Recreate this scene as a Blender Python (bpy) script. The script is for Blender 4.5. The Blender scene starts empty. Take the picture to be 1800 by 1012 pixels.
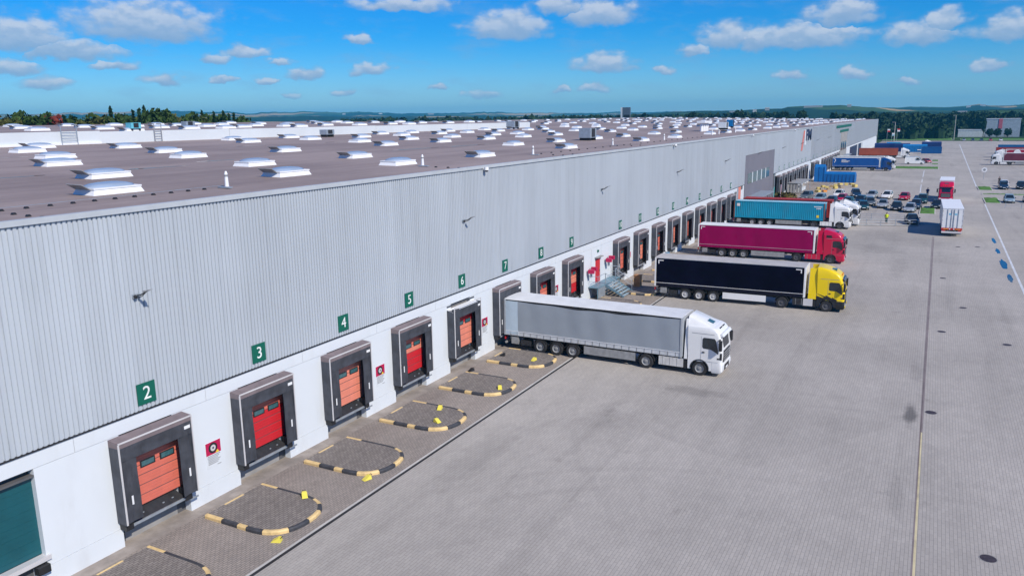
import bpy, bmesh, math, random
from mathutils import Matrix, Vector
R = math.radians
rnd = random.Random(7)
SC = bpy.context.scene
COL = SC.collection

# ------------------------------------------------------------------ camera
cam_d = bpy.data.cameras.new('camera')
cam = bpy.data.objects.new('camera', cam_d)
COL.objects.link(cam)
cam_d.sensor_width = 36.0
cam_d.lens = 1390 / 1800 * 36.0
cam_d.clip_start = 0.5
cam_d.clip_end = 40000
ax = ((0.88467, 0.086116, -0.458196), (0.46602, -0.192, 0.86369), (-0.013596, -0.977609, -0.209988))
cam.matrix_world = Matrix(((ax[0][0], -ax[0][1], -ax[0][2], 0.0),
                           (ax[1][0], -ax[1][1], -ax[1][2], 0.0),
                           (ax[2][0], -ax[2][1], -ax[2][2], 17.0),
                           (0, 0, 0, 1)))
SC.camera = cam

# ------------------------------------------------------------------ light
SUN = Vector((0.69, -0.33, 0.644)).normalized()
sun_el = math.asin(SUN.z)
sun_az = math.atan2(SUN.x, SUN.y)
ld = bpy.data.lights.new('sun', 'SUN')
ld.energy = 4.5
ld.angle = R(0.5)
ld.color = (1.0, 0.93, 0.82)
lo = bpy.data.objects.new('sun', ld)
COL.objects.link(lo)
lo.rotation_euler = SUN.to_track_quat('Z', 'Y').to_euler()

SC.view_settings.view_transform = 'Standard'
SC.view_settings.look = 'None'
SC.view_settings.exposure = 0.0
SC.view_settings.gamma = 1.0
SC.view_settings.use_curve_mapping = False
SC.render.engine = 'CYCLES'
SC.cycles.use_denoising = True
SC.cycles.max_bounces = 6
SC.cycles.diffuse_bounces = 3
SC.cycles.glossy_bounces = 3
SC.cycles.transmission_bounces = 3
SC.cycles.volume_bounces = 1
SC.cycles.caustics_reflective = False
SC.cycles.caustics_refractive = False

world = bpy.data.worlds.new('World')
SC.world = world
world.use_nodes = True


class NT:
    """small node-tree writer"""
    def __init__(s, tree):
        s.t = tree
        s.n = tree.nodes
        s.l = tree.links

    def set(s, sock, v):
        if v is None:
            return
        if isinstance(v, bpy.types.NodeSocket):
            s.l.new(v, sock)
        elif isinstance(v, (tuple, list)) and len(v) == 3 and sock.type == 'RGBA':
            sock.default_value = (v[0], v[1], v[2], 1)
        else:
            sock.default_value = v

    def math(s, op, a, b=None, c=None, clamp=False):
        n = s.n.new('ShaderNodeMath')
        n.operation = op
        n.use_clamp = clamp
        for i, v in enumerate((a, b, c)):
            s.set(n.inputs[i], v) if v is not None else None
        return n.outputs[0]

    def vmath(s, op, a, b=None):
        n = s.n.new('ShaderNodeVectorMath')
        n.operation = op
        s.set(n.inputs[0], a)
        if b is not None:
            s.set(n.inputs[1], b)
        return n.outputs['Value'] if op in ('LENGTH', 'DOT_PRODUCT') else n.outputs[0]

    def mix(s, fac, a, b, mode='MIX'):
        n = s.n.new('ShaderNodeMix')
        n.data_type = 'RGBA'
        n.blend_type = mode
        s.set(n.inputs[0], fac)
        s.set(n.inputs[6], a)
        s.set(n.inputs[7], b)
        return n.outputs[2]

    def ramp(s, v, lo, hi, a=0.0, b=1.0, smooth=True):
        n = s.n.new('ShaderNodeMapRange')
        n.interpolation_type = 'SMOOTHSTEP' if smooth else 'LINEAR'
        n.clamp = True
        s.set(n.inputs[0], v)
        for i, q in zip((1, 2, 3, 4), (lo, hi, a, b)):
            n.inputs[i].default_value = q
        return n.outputs[0]

    def noise(s, vec, scale, detail=4, rough=0.55, dist=0.0):
        n = s.n.new('ShaderNodeTexNoise')
        if vec is not None:
            s.l.new(vec, n.inputs['Vector'])
        n.inputs['Scale'].default_value = scale
        n.inputs['Detail'].default_value = detail
        n.inputs['Roughness'].default_value = rough
        n.inputs['Distortion'].default_value = dist
        return n.outputs[0]

    def mapping(s, vec, loc=(0, 0, 0), rot=(0, 0, 0), scale=(1, 1, 1)):
        n = s.n.new('ShaderNodeMapping')
        s.l.new(vec, n.inputs['Vector'])
        n.inputs['Location'].default_value = loc
        n.inputs['Rotation'].default_value = rot
        n.inputs['Scale'].default_value = scale
        return n.outputs[0]

    def coord(s, which='Object'):
        return s.n.new('ShaderNodeTexCoord').outputs[which]


def build_world():
    w = NT(world.node_tree)
    bg = world.node_tree.nodes['Background']
    sky = w.n.new('ShaderNodeTexSky')
    sky.sky_type = 'NISHITA'
    sky.sun_disc = False
    sky.sun_elevation = sun_el
    sky.sun_rotation = sun_az
    sky.altitude = 200
    sky.air_density = 1.0
    sky.dust_density = 0.3
    sky.ozone_density = 4.0
    hs = w.n.new('ShaderNodeHueSaturation')
    hs.inputs['Saturation'].default_value = 1.25
    hs.inputs['Value'].default_value = 0.9
    w.l.new(sky.outputs[0], hs.inputs['Color'])
    d = w.coord('Generated')
    sp = w.n.new('ShaderNodeSeparateXYZ')
    w.l.new(d, sp.inputs[0])
    az = w.math('MULTIPLY', w.math('ARCTAN2', sp.outputs[0], sp.outputs[1]), 57.29578)
    el = w.math('MULTIPLY', w.math('ARCSINE', sp.outputs[2]), 57.29578)
    cb = w.n.new('ShaderNodeCombineXYZ')
    w.l.new(az, cb.inputs[0])
    w.l.new(el, cb.inputs[1])
    p = cb.outputs[0]
    # cumulus clouds: azimuth, elevation, half width, half height (degrees)
    clouds = [(-51.6, 6.3, 4.4, 1.55), (-58.6, 5.3, 2.8, 1.25), (-56.2, 4.5, 3.2, 0.75), (-59.3, 3.4, 1.7, 0.7),
              (-57.5, 2.5, 1.3, 0.55), (-50.8, 2.75, 1.2, 0.5), (-46.0, 4.5, 1.5, 0.45), (-47.3, 4.15, 1.0, 0.5),
              (-41.6, 3.1, 1.35, 0.5), (-43.6, 3.95, 0.8, 0.3), (-44.4, 2.65, 0.7, 0.3), (-47.3, 2.7, 0.8, 0.3),
              (-43.0, 1.75, 0.7, 0.28), (-37.4, 3.4, 1.4, 0.5), (-38.0, 5.4, 0.9, 0.4), (-28.0, 6.3, 2.9, 1.25),
              (-24.4, 7.5, 1.4, 0.8), (-21.6, 7.0, 2.6, 1.1), (-21.4, 3.65, 2.1, 0.85), (-13.2, 5.2, 1.9, 1.1),
              (-15.2, 4.35, 1.1, 0.5), (-8.4, 5.0, 4.2, 0.95), (-6.0, 6.4, 2.1, 1.1), (-11.2, 4.9, 1.3, 0.9),
              (-1.4, 4.8, 2.1, 0.9), (-0.2, 5.5, 1.2, 0.8), (3.4, 4.9, 2.0, 0.95), (2.6, 2.7, 1.0, 0.42),
              (-17.2, 3.05, 0.7, 0.35), (-21.8, 2.0, 1.1, 0.35), (-24.3, 1.95, 0.6, 0.3), (-4.9, 2.5, 0.9, 0.5),
              (-9.0, 2.55, 1.1, 0.4), (-1.9, 1.9, 0.8, 0.3), (-30.0, 1.65, 1.2, 0.35), (-33.0, 2.2, 0.7, 0.3),
              (-39.5, 1.9, 0.8, 0.3), (-53.6, 3.6, 1.3, 0.35), (-35.2, 7.6, 3.4, 0.55), (4.6, 6.9, 2.4, 0.7),
              (-67.0, 5.0, 3.5, 1.4), (-75.0, 8.0, 5.0, 2.0), (9.5, 5.5, 3.0, 1.3), (17.0, 4.0, 3.0, 1.0),
              (26.0, 8.0, 5.0, 2.0), (-40.0, 12.0, 5.0, 1.8), (-18.0, 13.5, 6.0, 2.2), (2.0, 11.5, 5.0, 1.6),
              (-60.0, 14.0, 6.0, 2.4), (40.0, 5.0, 4.0, 1.4), (60.0, 9.0, 5.0, 2.0)]
    warp = w.noise(w.vmath('MULTIPLY', p, (0.9, 1.3, 1.0)), 0.9, 3, 0.5)
    warp2 = w.noise(w.vmath('ADD', w.vmath('MULTIPLY', p, (0.9, 1.3, 1.0)), (31.0, 17.0, 0.0)), 0.9, 3, 0.5)
    cw = w.n.new('ShaderNodeCombineXYZ')
    w.l.new(w.math('MULTIPLY', w.math('SUBTRACT', warp, 0.5), 2.2), cw.inputs[0])
    w.l.new(w.math('MULTIPLY', w.math('SUBTRACT', warp2, 0.5), 0.9), cw.inputs[1])
    pw = w.vmath('ADD', p, cw.outputs[0])
    m = None
    hgt = None
    for (a, e, sa, se) in clouds:
        q = w.vmath('MULTIPLY', w.vmath('SUBTRACT', pw, (a, e - 0.15 * se, 0)), (1 / (sa * 1.30), 1 / (se * 1.32), 0))
        r = w.vmath('LENGTH', q)
        sq = w.n.new('ShaderNodeSeparateXYZ')
        w.l.new(q, sq.inputs[0])
        if m is None:
            m, hgt = r, sq.outputs[1]
        else:
            near = w.math('LESS_THAN', r, m)
            hgt = w.math('MULTIPLY_ADD', near, w.math('SUBTRACT', sq.outputs[1], hgt), hgt)
            m = w.math('MINIMUM', m, r)
    cover = w.math('SUBTRACT', 1.0, m)
    fine = w.noise(w.vmath('MULTIPLY', p, (0.8, 1.3, 1.0)), 0.95, 5, 0.5)
    up = w.noise(w.vmath('MULTIPLY', w.vmath('ADD', p, (0.15, 0.40, 0.0)), (0.8, 1.3, 1.0)), 0.95, 5, 0.5)
    dens = w.math('ADD', w.math('MULTIPLY', cover, 2.0), w.math('MULTIPLY', w.math('SUBTRACT', fine, 0.5), 2.1))
    dens = w.math('SUBTRACT', dens, w.ramp(hgt, -0.85, -0.25, 0.9, 0.0))
    mask = w.ramp(dens, -0.10, 1.2)
    haze = w.noise(w.vmath('MULTIPLY', p, (0.35, 1.1, 1.0)), 0.8, 5, 0.6)
    veil = w.math('MULTIPLY', w.ramp(haze, 0.46, 0.78), 0.30)
    mask = w.math('MAXIMUM', w.math('MULTIPLY', mask, 0.86), veil)
    mask = w.math('MULTIPLY', mask, w.ramp(el, 0.2, 2.4, 0.25, 1.0))
    # thick parts white, thin undersides blue-grey
    lit = w.ramp(w.math('SUBTRACT', fine, up), -0.16, 0.12)
    core = w.math('MULTIPLY', w.math('MULTIPLY', w.math('ADD', w.math('MULTIPLY', lit, 0.55), 0.45), w.ramp(dens, 0.1, 0.9)), w.ramp(hgt, -0.55, 0.45))
    ccol = w.mix(core, (2.7, 4.1, 6.2), (6.2, 6.8, 7.8))
    tint = w.ramp(el, 0.0, 6.5)
    base = w.mix(tint, w.mix(1.0, hs.outputs[0], (0.64, 0.98, 1.42), 'MULTIPLY'), w.mix(1.0, hs.outputs[0], (0.11, 0.76, 1.34), 'MULTIPLY'))
    out = w.mix(mask, base, ccol)
    w.l.new(out, bg.inputs['Color'])
    bg.inputs['Strength'].default_value = 0.1


build_world()

# ------------------------------------------------------------------ materials
MATS = {}


def mat(name, col=(0.5, 0.5, 0.5), rough=0.6, metal=0.0, var=0.12, scale=1.2, bump=0.0, bscale=20.0, dirt=0.0, dirtcol=(0.1, 0.09, 0.08),
        spec=0.5, coat=0.0, alpha=None, trans=0.0):
    if name in MATS:
        return MATS[name]
    m = bpy.data.materials.new(name)
    m.use_nodes = True
    t = NT(m.node_tree)
    b = m.node_tree.nodes['Principled BSDF']
    co = t.coord('Object')
    n1 = t.noise(co, scale, 5, 0.6)
    c = t.mix(t.ramp(n1, 0.3, 0.7), tuple(max(0, x * (1 - var)) for x in col), tuple(min(1, x * (1 + var)) for x in col))
    if dirt > 0:
        n2 = t.noise(t.mapping(co, scale=(1.0, 1.0, 0.35)), scale * 2.3, 6, 0.65)
        c = t.mix(t.math('MULTIPLY', t.ramp(n2, 0.48, 0.78), dirt), c, dirtcol)
    t.l.new(c, b.inputs['Base Color'])
    b.inputs['Roughness'].default_value = rough
    b.inputs['Metallic'].default_value = metal
    b.inputs['Specular IOR Level'].default_value = spec
    b.inputs['Coat Weight'].default_value = coat
    if trans:
        b.inputs['Transmission Weight'].default_value = trans
    if bump > 0:
        bn = t.n.new('ShaderNodeBump')
        bn.inputs['Strength'].default_value = bump
        bn.inputs['Distance'].default_value = 0.02
        t.l.new(t.noise(co, bscale, 4, 0.6), bn.inputs['Height'])
        t.l.new(bn.outputs[0], b.inputs['Normal'])
    MATS[name] = m
    return m


def paving_mat(name, c1, c2, mortar, dark_spots=(), big=0.18, arcs=(), bw=0.5, bh=0.145):
    m = bpy.data.materials.new(name)
    m.use_nodes = True
    t = NT(m.node_tree)
    b = m.node_tree.nodes['Principled BSDF']
    co = t.coord('Object')
    br = t.n.new('ShaderNodeTexBrick')
    t.l.new(t.mapping(co, rot=(0, 0, R(90))), br.inputs['Vector'])
    br.inputs['Scale'].default_value = 1.0
    br.inputs['Brick Width'].default_value = bw
    br.inputs['Row Height'].default_value = bh
    br.inputs['Mortar Size'].default_value = 0.012
    br.inputs['Mortar Smooth'].default_value = 0.3
    br.inputs['Color1'].default_value = (*c1, 1)
    br.inputs['Color2'].default_value = (*c2, 1)
    br.inputs['Mortar'].default_value = (*mortar, 1)
    c = br.outputs['Color']
    n1 = t.noise(co, 0.07, 5, 0.6)
    n2 = t.noise(t.mapping(co, scale=(0.55, 0.05, 1)), 0.9, 5, 0.6)
    n3 = t.noise(t.mapping(co, rot=(0, 0, R(62)), scale=(0.9, 0.06, 1)), 0.7, 5, 0.65)
    n4 = t.noise(co, 0.9, 6, 0.7)
    f = t.math('ADD', 1.0, t.math('MULTIPLY', t.math('SUBTRACT', n1, 0.5), big * 4))
    f = t.math('ADD', f, t.math('MULTIPLY', t.math('SUBTRACT', n2, 0.5), big * 1.5))
    f = t.math('ADD', f, t.math('MULTIPLY', t.math('SUBTRACT', n4, 0.5), big * 1.5))
    tyre = t.ramp(n3, 0.60, 0.80)
    f = t.math('SUBTRACT', f, t.math('MULTIPLY', tyre, big * 1.1))
    spots = t.ramp(t.noise(co, 0.42, 5, 0.65), 0.62, 0.74)
    f = t.math('SUBTRACT', f, t.math('MULTIPLY', spots, 0.16))
    lanes = t.ramp(t.noise(t.mapping(co, rot=(0, 0, R(78)), scale=(0.5, 0.03, 1)), 1.0, 4, 0.6), 0.52, 0.72)
    f = t.math('SUBTRACT', f, t.math('MULTIPLY', lanes, 0.11))
    for (ax_, ay_, rad, k) in arcs:
        q = t.vmath('LENGTH', t.vmath('MULTIPLY', t.vmath('SUBTRACT', co, (ax_, ay_, 0)), (1, 1, 0)))
        for off in (0.0, 2.0):
            e = t.math('ABSOLUTE', t.math('SUBTRACT', q, rad + off))
            tr = t.math('MULTIPLY', t.ramp(e, 0.10, 0.38, 1.0, 0.0), t.ramp(n1, 0.42, 0.60))
            f = t.math('SUBTRACT', f, t.math('MULTIPLY', tr, k * .6))
    patch = t.n.new('ShaderNodeTexVoronoi')
    patch.inputs['Scale'].default_value = 0.11
    t.l.new(t.mapping(co, scale=(1, .6, 0)), patch.inputs['Vector'])
    pc = t.n.new('ShaderNodeSeparateColor')
    t.l.new(patch.outputs['Color'], pc.inputs[0])
    f = t.math('ADD', f, t.math('MULTIPLY', t.math('SUBTRACT', pc.outputs[0], 0.5), big * .45))
    cf = t.n.new('ShaderNodeCombineColor')
    for i in range(3):
        t.l.new(f, cf.inputs[i])
    c = t.mix(1.0, c, cf.outputs[0], 'MULTIPLY')
    for (sx, sy, rx, ry, k) in dark_spots:
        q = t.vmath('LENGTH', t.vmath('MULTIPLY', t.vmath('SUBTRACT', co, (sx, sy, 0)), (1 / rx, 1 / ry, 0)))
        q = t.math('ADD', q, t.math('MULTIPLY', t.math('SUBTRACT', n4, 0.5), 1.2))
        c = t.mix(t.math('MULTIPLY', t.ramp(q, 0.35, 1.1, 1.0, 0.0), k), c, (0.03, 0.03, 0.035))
    t.l.new(c, b.inputs['Base Color'])
    b.inputs['Roughness'].default_value = 0.85
    b.inputs['Specular IOR Level'].default_value = 0.3
    bn = t.n.new('ShaderNodeBump')
    bn.inputs['Strength'].default_value = 0.5
    bn.inputs['Distance'].default_value = 0.012
    t.l.new(t.math('MULTIPLY', br.outputs['Fac'], -1.0), bn.inputs['Height'])
    t.l.new(bn.outputs[0], b.inputs['Normal'])
    return m


def terrain_mat():
    m = bpy.data.materials.new('fields_and_woods')
    m.use_nodes = True
    t = NT(m.node_tree)
    b = m.node_tree.nodes['Principled BSDF']
    co = t.coord('Object')
    vo = t.n.new('ShaderNodeTexVoronoi')
    vo.inputs['Scale'].default_value = 0.0035
    t.l.new(t.mapping(co, scale=(1, 0.55, 0)), vo.inputs['Vector'])
    sv = t.n.new('ShaderNodeSeparateColor')
    t.l.new(vo.outputs['Color'], sv.inputs[0])
    field = t.mix(t.ramp(sv.outputs[0], 0.5, 0.75), (0.055, 0.105, 0.03), (0.42, 0.31, 0.15))
    n = t.noise(co, 0.0016, 6, 0.62)
    woods = t.mix(t.ramp(t.noise(co, 0.03, 6, 0.7), 0.35, 0.65), (0.005, 0.022, 0.012), (0.020, 0.052, 0.022))
    c = t.mix(t.ramp(n, 0.495, 0.55), woods, field)
    t.l.new(c, b.inputs['Base Color'])
    b.inputs['Roughness'].default_value = 0.95
    b.inputs['Specular IOR Level'].default_value = 0.1
    bn = t.n.new('ShaderNodeBump')
    bn.inputs['Strength'].default_value = 0.8
    bn.inputs['Distance'].default_value = 8.0
    t.l.new(t.noise(co, 0.05, 5, 0.7), bn.inputs['Height'])
    t.l.new(bn.outputs[0], b.inputs['Normal'])
    return m


def roof_mat():
    m = bpy.data.materials.new('roof_membrane')
    m.use_nodes = True
    t = NT(m.node_tree)
    b = m.node_tree.nodes['Principled BSDF']
    co = t.coord('Object')
    n1 = t.noise(co, 0.05, 5, 0.6)
    n2 = t.noise(t.mapping(co, scale=(0.8, 0.06, 1)), 0.6, 5, 0.6)
    n3 = t.noise(co, 1.3, 6, 0.7)
    f = t.math('ADD', t.math('MULTIPLY', n1, 0.5), t.math('ADD', t.math('MULTIPLY', n2, 0.35), t.math('MULTIPLY', n3, 0.15)))
    c = t.mix(t.ramp(f, 0.35, 0.65), (0.245, 0.192, 0.175), (0.385, 0.308, 0.28))
    # welded seams between the sheets
    wv = t.n.new('ShaderNodeTexWave')
    wv.wave_type = 'BANDS'
    wv.bands_direction = 'X'
    wv.inputs['Scale'].default_value = 0.158
    t.l.new(co, wv.inputs['Vector'])
    c = t.mix(t.math('MULTIPLY', t.ramp(wv.outputs['Fac'], 0.985, 1.0), 0.3), c, (0.12, 0.10, 0.115))
    c = t.mix(t.math('MULTIPLY', t.ramp(n3, 0.66, 0.8), 0.4), c, (0.34, 0.30, 0.31))
    t.l.new(c, b.inputs['Base Color'])
    b.inputs['Roughness'].default_value = 0.7
    b.inputs['Specular IOR Level'].default_value = 0.35
    return m


def clad_mat(name, col):
    m = bpy.data.materials.new(name)
    m.use_nodes = True
    t = NT(m.node_tree)
    b = m.node_tree.nodes['Principled BSDF']
    co = t.coord('Object')
    sp = t.n.new('ShaderNodeSeparateXYZ')
    t.l.new(co, sp.inputs[0])
    sheet = t.n.new('ShaderNodeTexWhiteNoise')
    sheet.noise_dimensions = '1D'
    t.l.new(t.math('FLOOR', t.math('DIVIDE', sp.outputs[1], 1.0)), sheet.inputs['W'])
    streak = t.noise(t.mapping(co, scale=(1, 2.2, .10)), 1.4, 5, 0.65)
    broad = t.noise(t.mapping(co, scale=(1, .6, .5)), 0.16, 4, 0.6)
    f = t.math('ADD', 1.0, t.math('MULTIPLY', t.math('SUBTRACT', sheet.outputs[0], 0.5), 0.07))
    f = t.math('ADD', f, t.math('MULTIPLY', t.math('SUBTRACT', broad, 0.5), 0.30))
    f = t.math('SUBTRACT', f, t.math('MULTIPLY', t.ramp(streak, 0.5, 0.8), 0.16))
    cf = t.n.new('ShaderNodeCombineColor')
    for i in range(3):
        t.l.new(f, cf.inputs[i])
    t.l.new(t.mix(1.0, col, cf.outputs[0], 'MULTIPLY'), b.inputs['Base Color'])
    b.inputs['Roughness'].default_value = 0.36
    b.inputs['Specular IOR Level'].default_value = 0.6
    return m


def leaf_mat(name, c1, c2):
    m = bpy.data.materials.new(name)
    m.use_nodes = True
    t = NT(m.node_tree)
    b = m.node_tree.nodes['Principled BSDF']
    co = t.coord('Object')
    c = t.mix(t.ramp(t.noise(co, 0.35, 4, 0.7), 0.35, 0.65), c1, c2)
    t.l.new(c, b.inputs['Base Color'])
    b.inputs['Roughness'].default_value = 0.8
    b.inputs['Specular IOR Level'].default_value = 0.2
    return m


M_CLAD = clad_mat('steel_cladding', (0.46, 0.50, 0.545))
M_CLAD2 = clad_mat('darker_steel_cladding', (0.37, 0.40, 0.44))  # darker grey sheets for the facade past its step, back and end walls
M_COPE = mat('coping_metal', (0.46, 0.49, 0.52), 0.4, 0.0, 0.05)
M_PANEL = mat('white_wall_panel', (0.70, 0.735, 0.765), 0.5, 0.0, 0.025, 0.3, dirt=0.32, dirtcol=(0.50, 0.49, 0.48))
M_CORE = mat('dark_wall_core', (0.10, 0.10, 0.105), 0.8, 0.0, 0.1)
M_CONC = mat('concrete', (0.30, 0.29, 0.28), 0.85, 0.0, 0.15, 0.7, 0.2)
M_CONCL = mat('light_concrete', (0.52, 0.50, 0.47), 0.85, 0.0, 0.12, 0.8, 0.2)
M_ROOF = roof_mat()
M_PARA = mat('parapet_sheet', (0.66, 0.70, 0.73), 0.5, 0.0, 0.03, 0.2)
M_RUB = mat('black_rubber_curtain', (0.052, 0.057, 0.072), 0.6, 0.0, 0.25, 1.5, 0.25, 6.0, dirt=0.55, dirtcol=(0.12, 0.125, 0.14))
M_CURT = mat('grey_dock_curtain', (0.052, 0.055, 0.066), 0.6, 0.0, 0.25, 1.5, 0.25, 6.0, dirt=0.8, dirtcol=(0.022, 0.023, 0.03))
M_HOOD = mat('shelter_hood_sheet', (0.19, 0.15, 0.155), 0.65, 0.0, 0.15, 1.5)
M_ALU = mat('aluminium_edge', (0.68, 0.66, 0.66), 0.4, 0.2, 0.05)
M_STEEL = mat('galvanised_steel', (0.42, 0.47, 0.52), 0.4, 0.5, 0.1, 3.0)
M_BSTEEL = mat('blue_grey_steel', (0.17, 0.29, 0.36), 0.5, 0.2, 0.1, 2.0)
M_SALM = mat('faded_salmon_door', (0.66, 0.165, 0.115), 0.5, 0.0, 0.06, 1.5, dirt=.3, dirtcol=(.30, .10, .08))
M_SALM2 = mat('pale_salmon_door', (0.76, 0.25, 0.17), 0.5, 0.0, 0.06, 1.5, dirt=.3, dirtcol=(.30, .10, .08))
M_RED = mat('red_door', (0.58, 0.020, 0.030), 0.45, 0.0, 0.06, 1.5, dirt=.3, dirtcol=(.30, .10, .08))
M_GLASSD = mat('dark_glass', (0.015, 0.022, 0.03), 0.08, 0.0, 0.1, spec=0.8)
M_GLASST = mat('teal_glass', (0.05, 0.13, 0.15), 0.1, 0.0, 0.2, 3.0, spec=0.8)
M_BLACK = mat('black_plastic', (0.018, 0.018, 0.02), 0.5, 0.0, 0.2)
M_GREENS = mat('sign_green', (0.0, 0.115, 0.075), 0.45, 0.0, 0.03)
M_WHITE = mat('white_paint', (0.80, 0.80, 0.80), 0.4, 0.0, 0.03)
M_SIGNRED = mat('sign_crimson', (0.50, 0.008, 0.075), 0.45, 0.0, 0.03)
M_YELL = mat('sign_yellow', (0.80, 0.62, 0.03), 0.5, 0.0, 0.05)
M_KERBY = mat('kerb_yellow_paint', (0.74, 0.53, 0.245), 0.7, 0.0, 0.12, 3.0, 0.2, dirt=0.35, dirtcol=(0.28, 0.22, 0.14))
M_KERBB = mat('kerb_black_paint', (0.045, 0.047, 0.055), 0.6, 0.0, 0.2, 3.0, 0.2, dirt=0.3, dirtcol=(0.14, 0.13, 0.13))
M_CHOCK = mat('chock_yellow', (0.80, 0.68, 0.10), 0.45, 0.0, 0.05)
M_TYRE = mat('tyre_rubber', (0.022, 0.022, 0.024), 0.8, 0.0, 0.2, 6.0)
M_RIM = mat('steel_rim', (0.46, 0.46, 0.47), 0.45, 0.35, 0.1, 4.0)
M_RIMD = mat('dark_rim', (0.10, 0.10, 0.11), 0.5, 0.2, 0.2, 4.0)
M_CHAS = mat('chassis_black', (0.022, 0.022, 0.025), 0.6, 0.0, 0.3, 3.0, dirt=0.3, dirtcol=(0.08, 0.07, 0.065))
M_SIDEB = mat('side_box_grey', (0.30, 0.305, 0.31), 0.5, 0.1, 0.15, 3.0)
M_TARPW = mat('roof_tarpaulin', (0.70, 0.71, 0.72), 0.6, 0.0, 0.06, 0.8, 0.2, 2.0, dirt=0.2, dirtcol=(0.42, 0.41, 0.40))
M_TARPG = mat('dusty_roof_tarpaulin', (0.46, 0.44, 0.43), 0.7, 0.0, 0.08, 0.8, 0.2, 2.0, dirt=0.4, dirtcol=(0.30, 0.28, 0.27))
M_LRED = mat('tail_lamp_red', (0.55, 0.015, 0.02), 0.3, 0.0, 0.1)
M_LAMP = mat('lamp_glass', (0.75, 0.78, 0.80), 0.15, 0.0, 0.1, spec=0.9)
M_ORANGE = mat('reflector_orange', (0.80, 0.28, 0.03), 0.4, 0.0, 0.1)
M_SKYL = mat('skylight_dome', (0.30, 0.38, 0.50), 0.2, 0.0, 0.06, 0.8, spec=0.7)
M_SKYF = mat('skylight_white', (0.84, 0.85, 0.87), 0.45, 0.0, 0.02)
M_PUDDLE = mat('standing_water', (0.02, 0.035, 0.05), 0.03, 0.0, 0.1, spec=1.0)
M_BARK = mat('bark', (0.06, 0.045, 0.03), 0.9, 0.0, 0.2)
M_LINEW = mat('road_paint_white', (0.62, 0.64, 0.66), 0.7, 0.0, 0.1, 0.6, dirt=0.4, dirtcol=(0.38, 0.38, 0.39))
M_LINEY = mat('road_paint_yellow', (0.58, 0.50, 0.30), 0.75, 0.0, 0.15, 0.5, dirt=0.7, dirtcol=(0.30, 0.27, 0.22))
M_LINER = mat('worn_joint_brown', (0.23, 0.19, 0.185), 0.8, 0.0, 0.15, 0.5)
M_OFFICE = mat('office_panel_mauve', (0.185, 0.175, 0.205), 0.5, 0.0, 0.05, 0.3)
M_IRON = mat('cast_iron', (0.065, 0.05, 0.055), 0.6, 0.2, 0.25, 8.0, 0.3, 30)
M_GRASS = mat('grass_green', (0.075, 0.185, 0.022), 0.9, 0.0, 0.35, 1.0, 0.6, 6.0)
M_BLUEC = mat('waste_blue', (0.0, 0.13, 0.40), 0.5, 0.0, 0.08, 0.8)
L_DARK = leaf_mat('conifer_needles', (0.008, 0.028, 0.012), (0.022, 0.055, 0.022))
L_GREEN = leaf_mat('broad_leaves', (0.02, 0.052, 0.012), (0.065, 0.105, 0.022))
L_OLIVE = leaf_mat('olive_leaves', (0.05, 0.07, 0.015), (0.12, 0.115, 0.03))
L_RED = leaf_mat('copper_leaves', (0.10, 0.025, 0.02), (0.26, 0.05, 0.035))
L_WOOD = leaf_mat('woodland_leaves', (0.008, 0.026, 0.014), (0.03, 0.062, 0.022))


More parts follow.
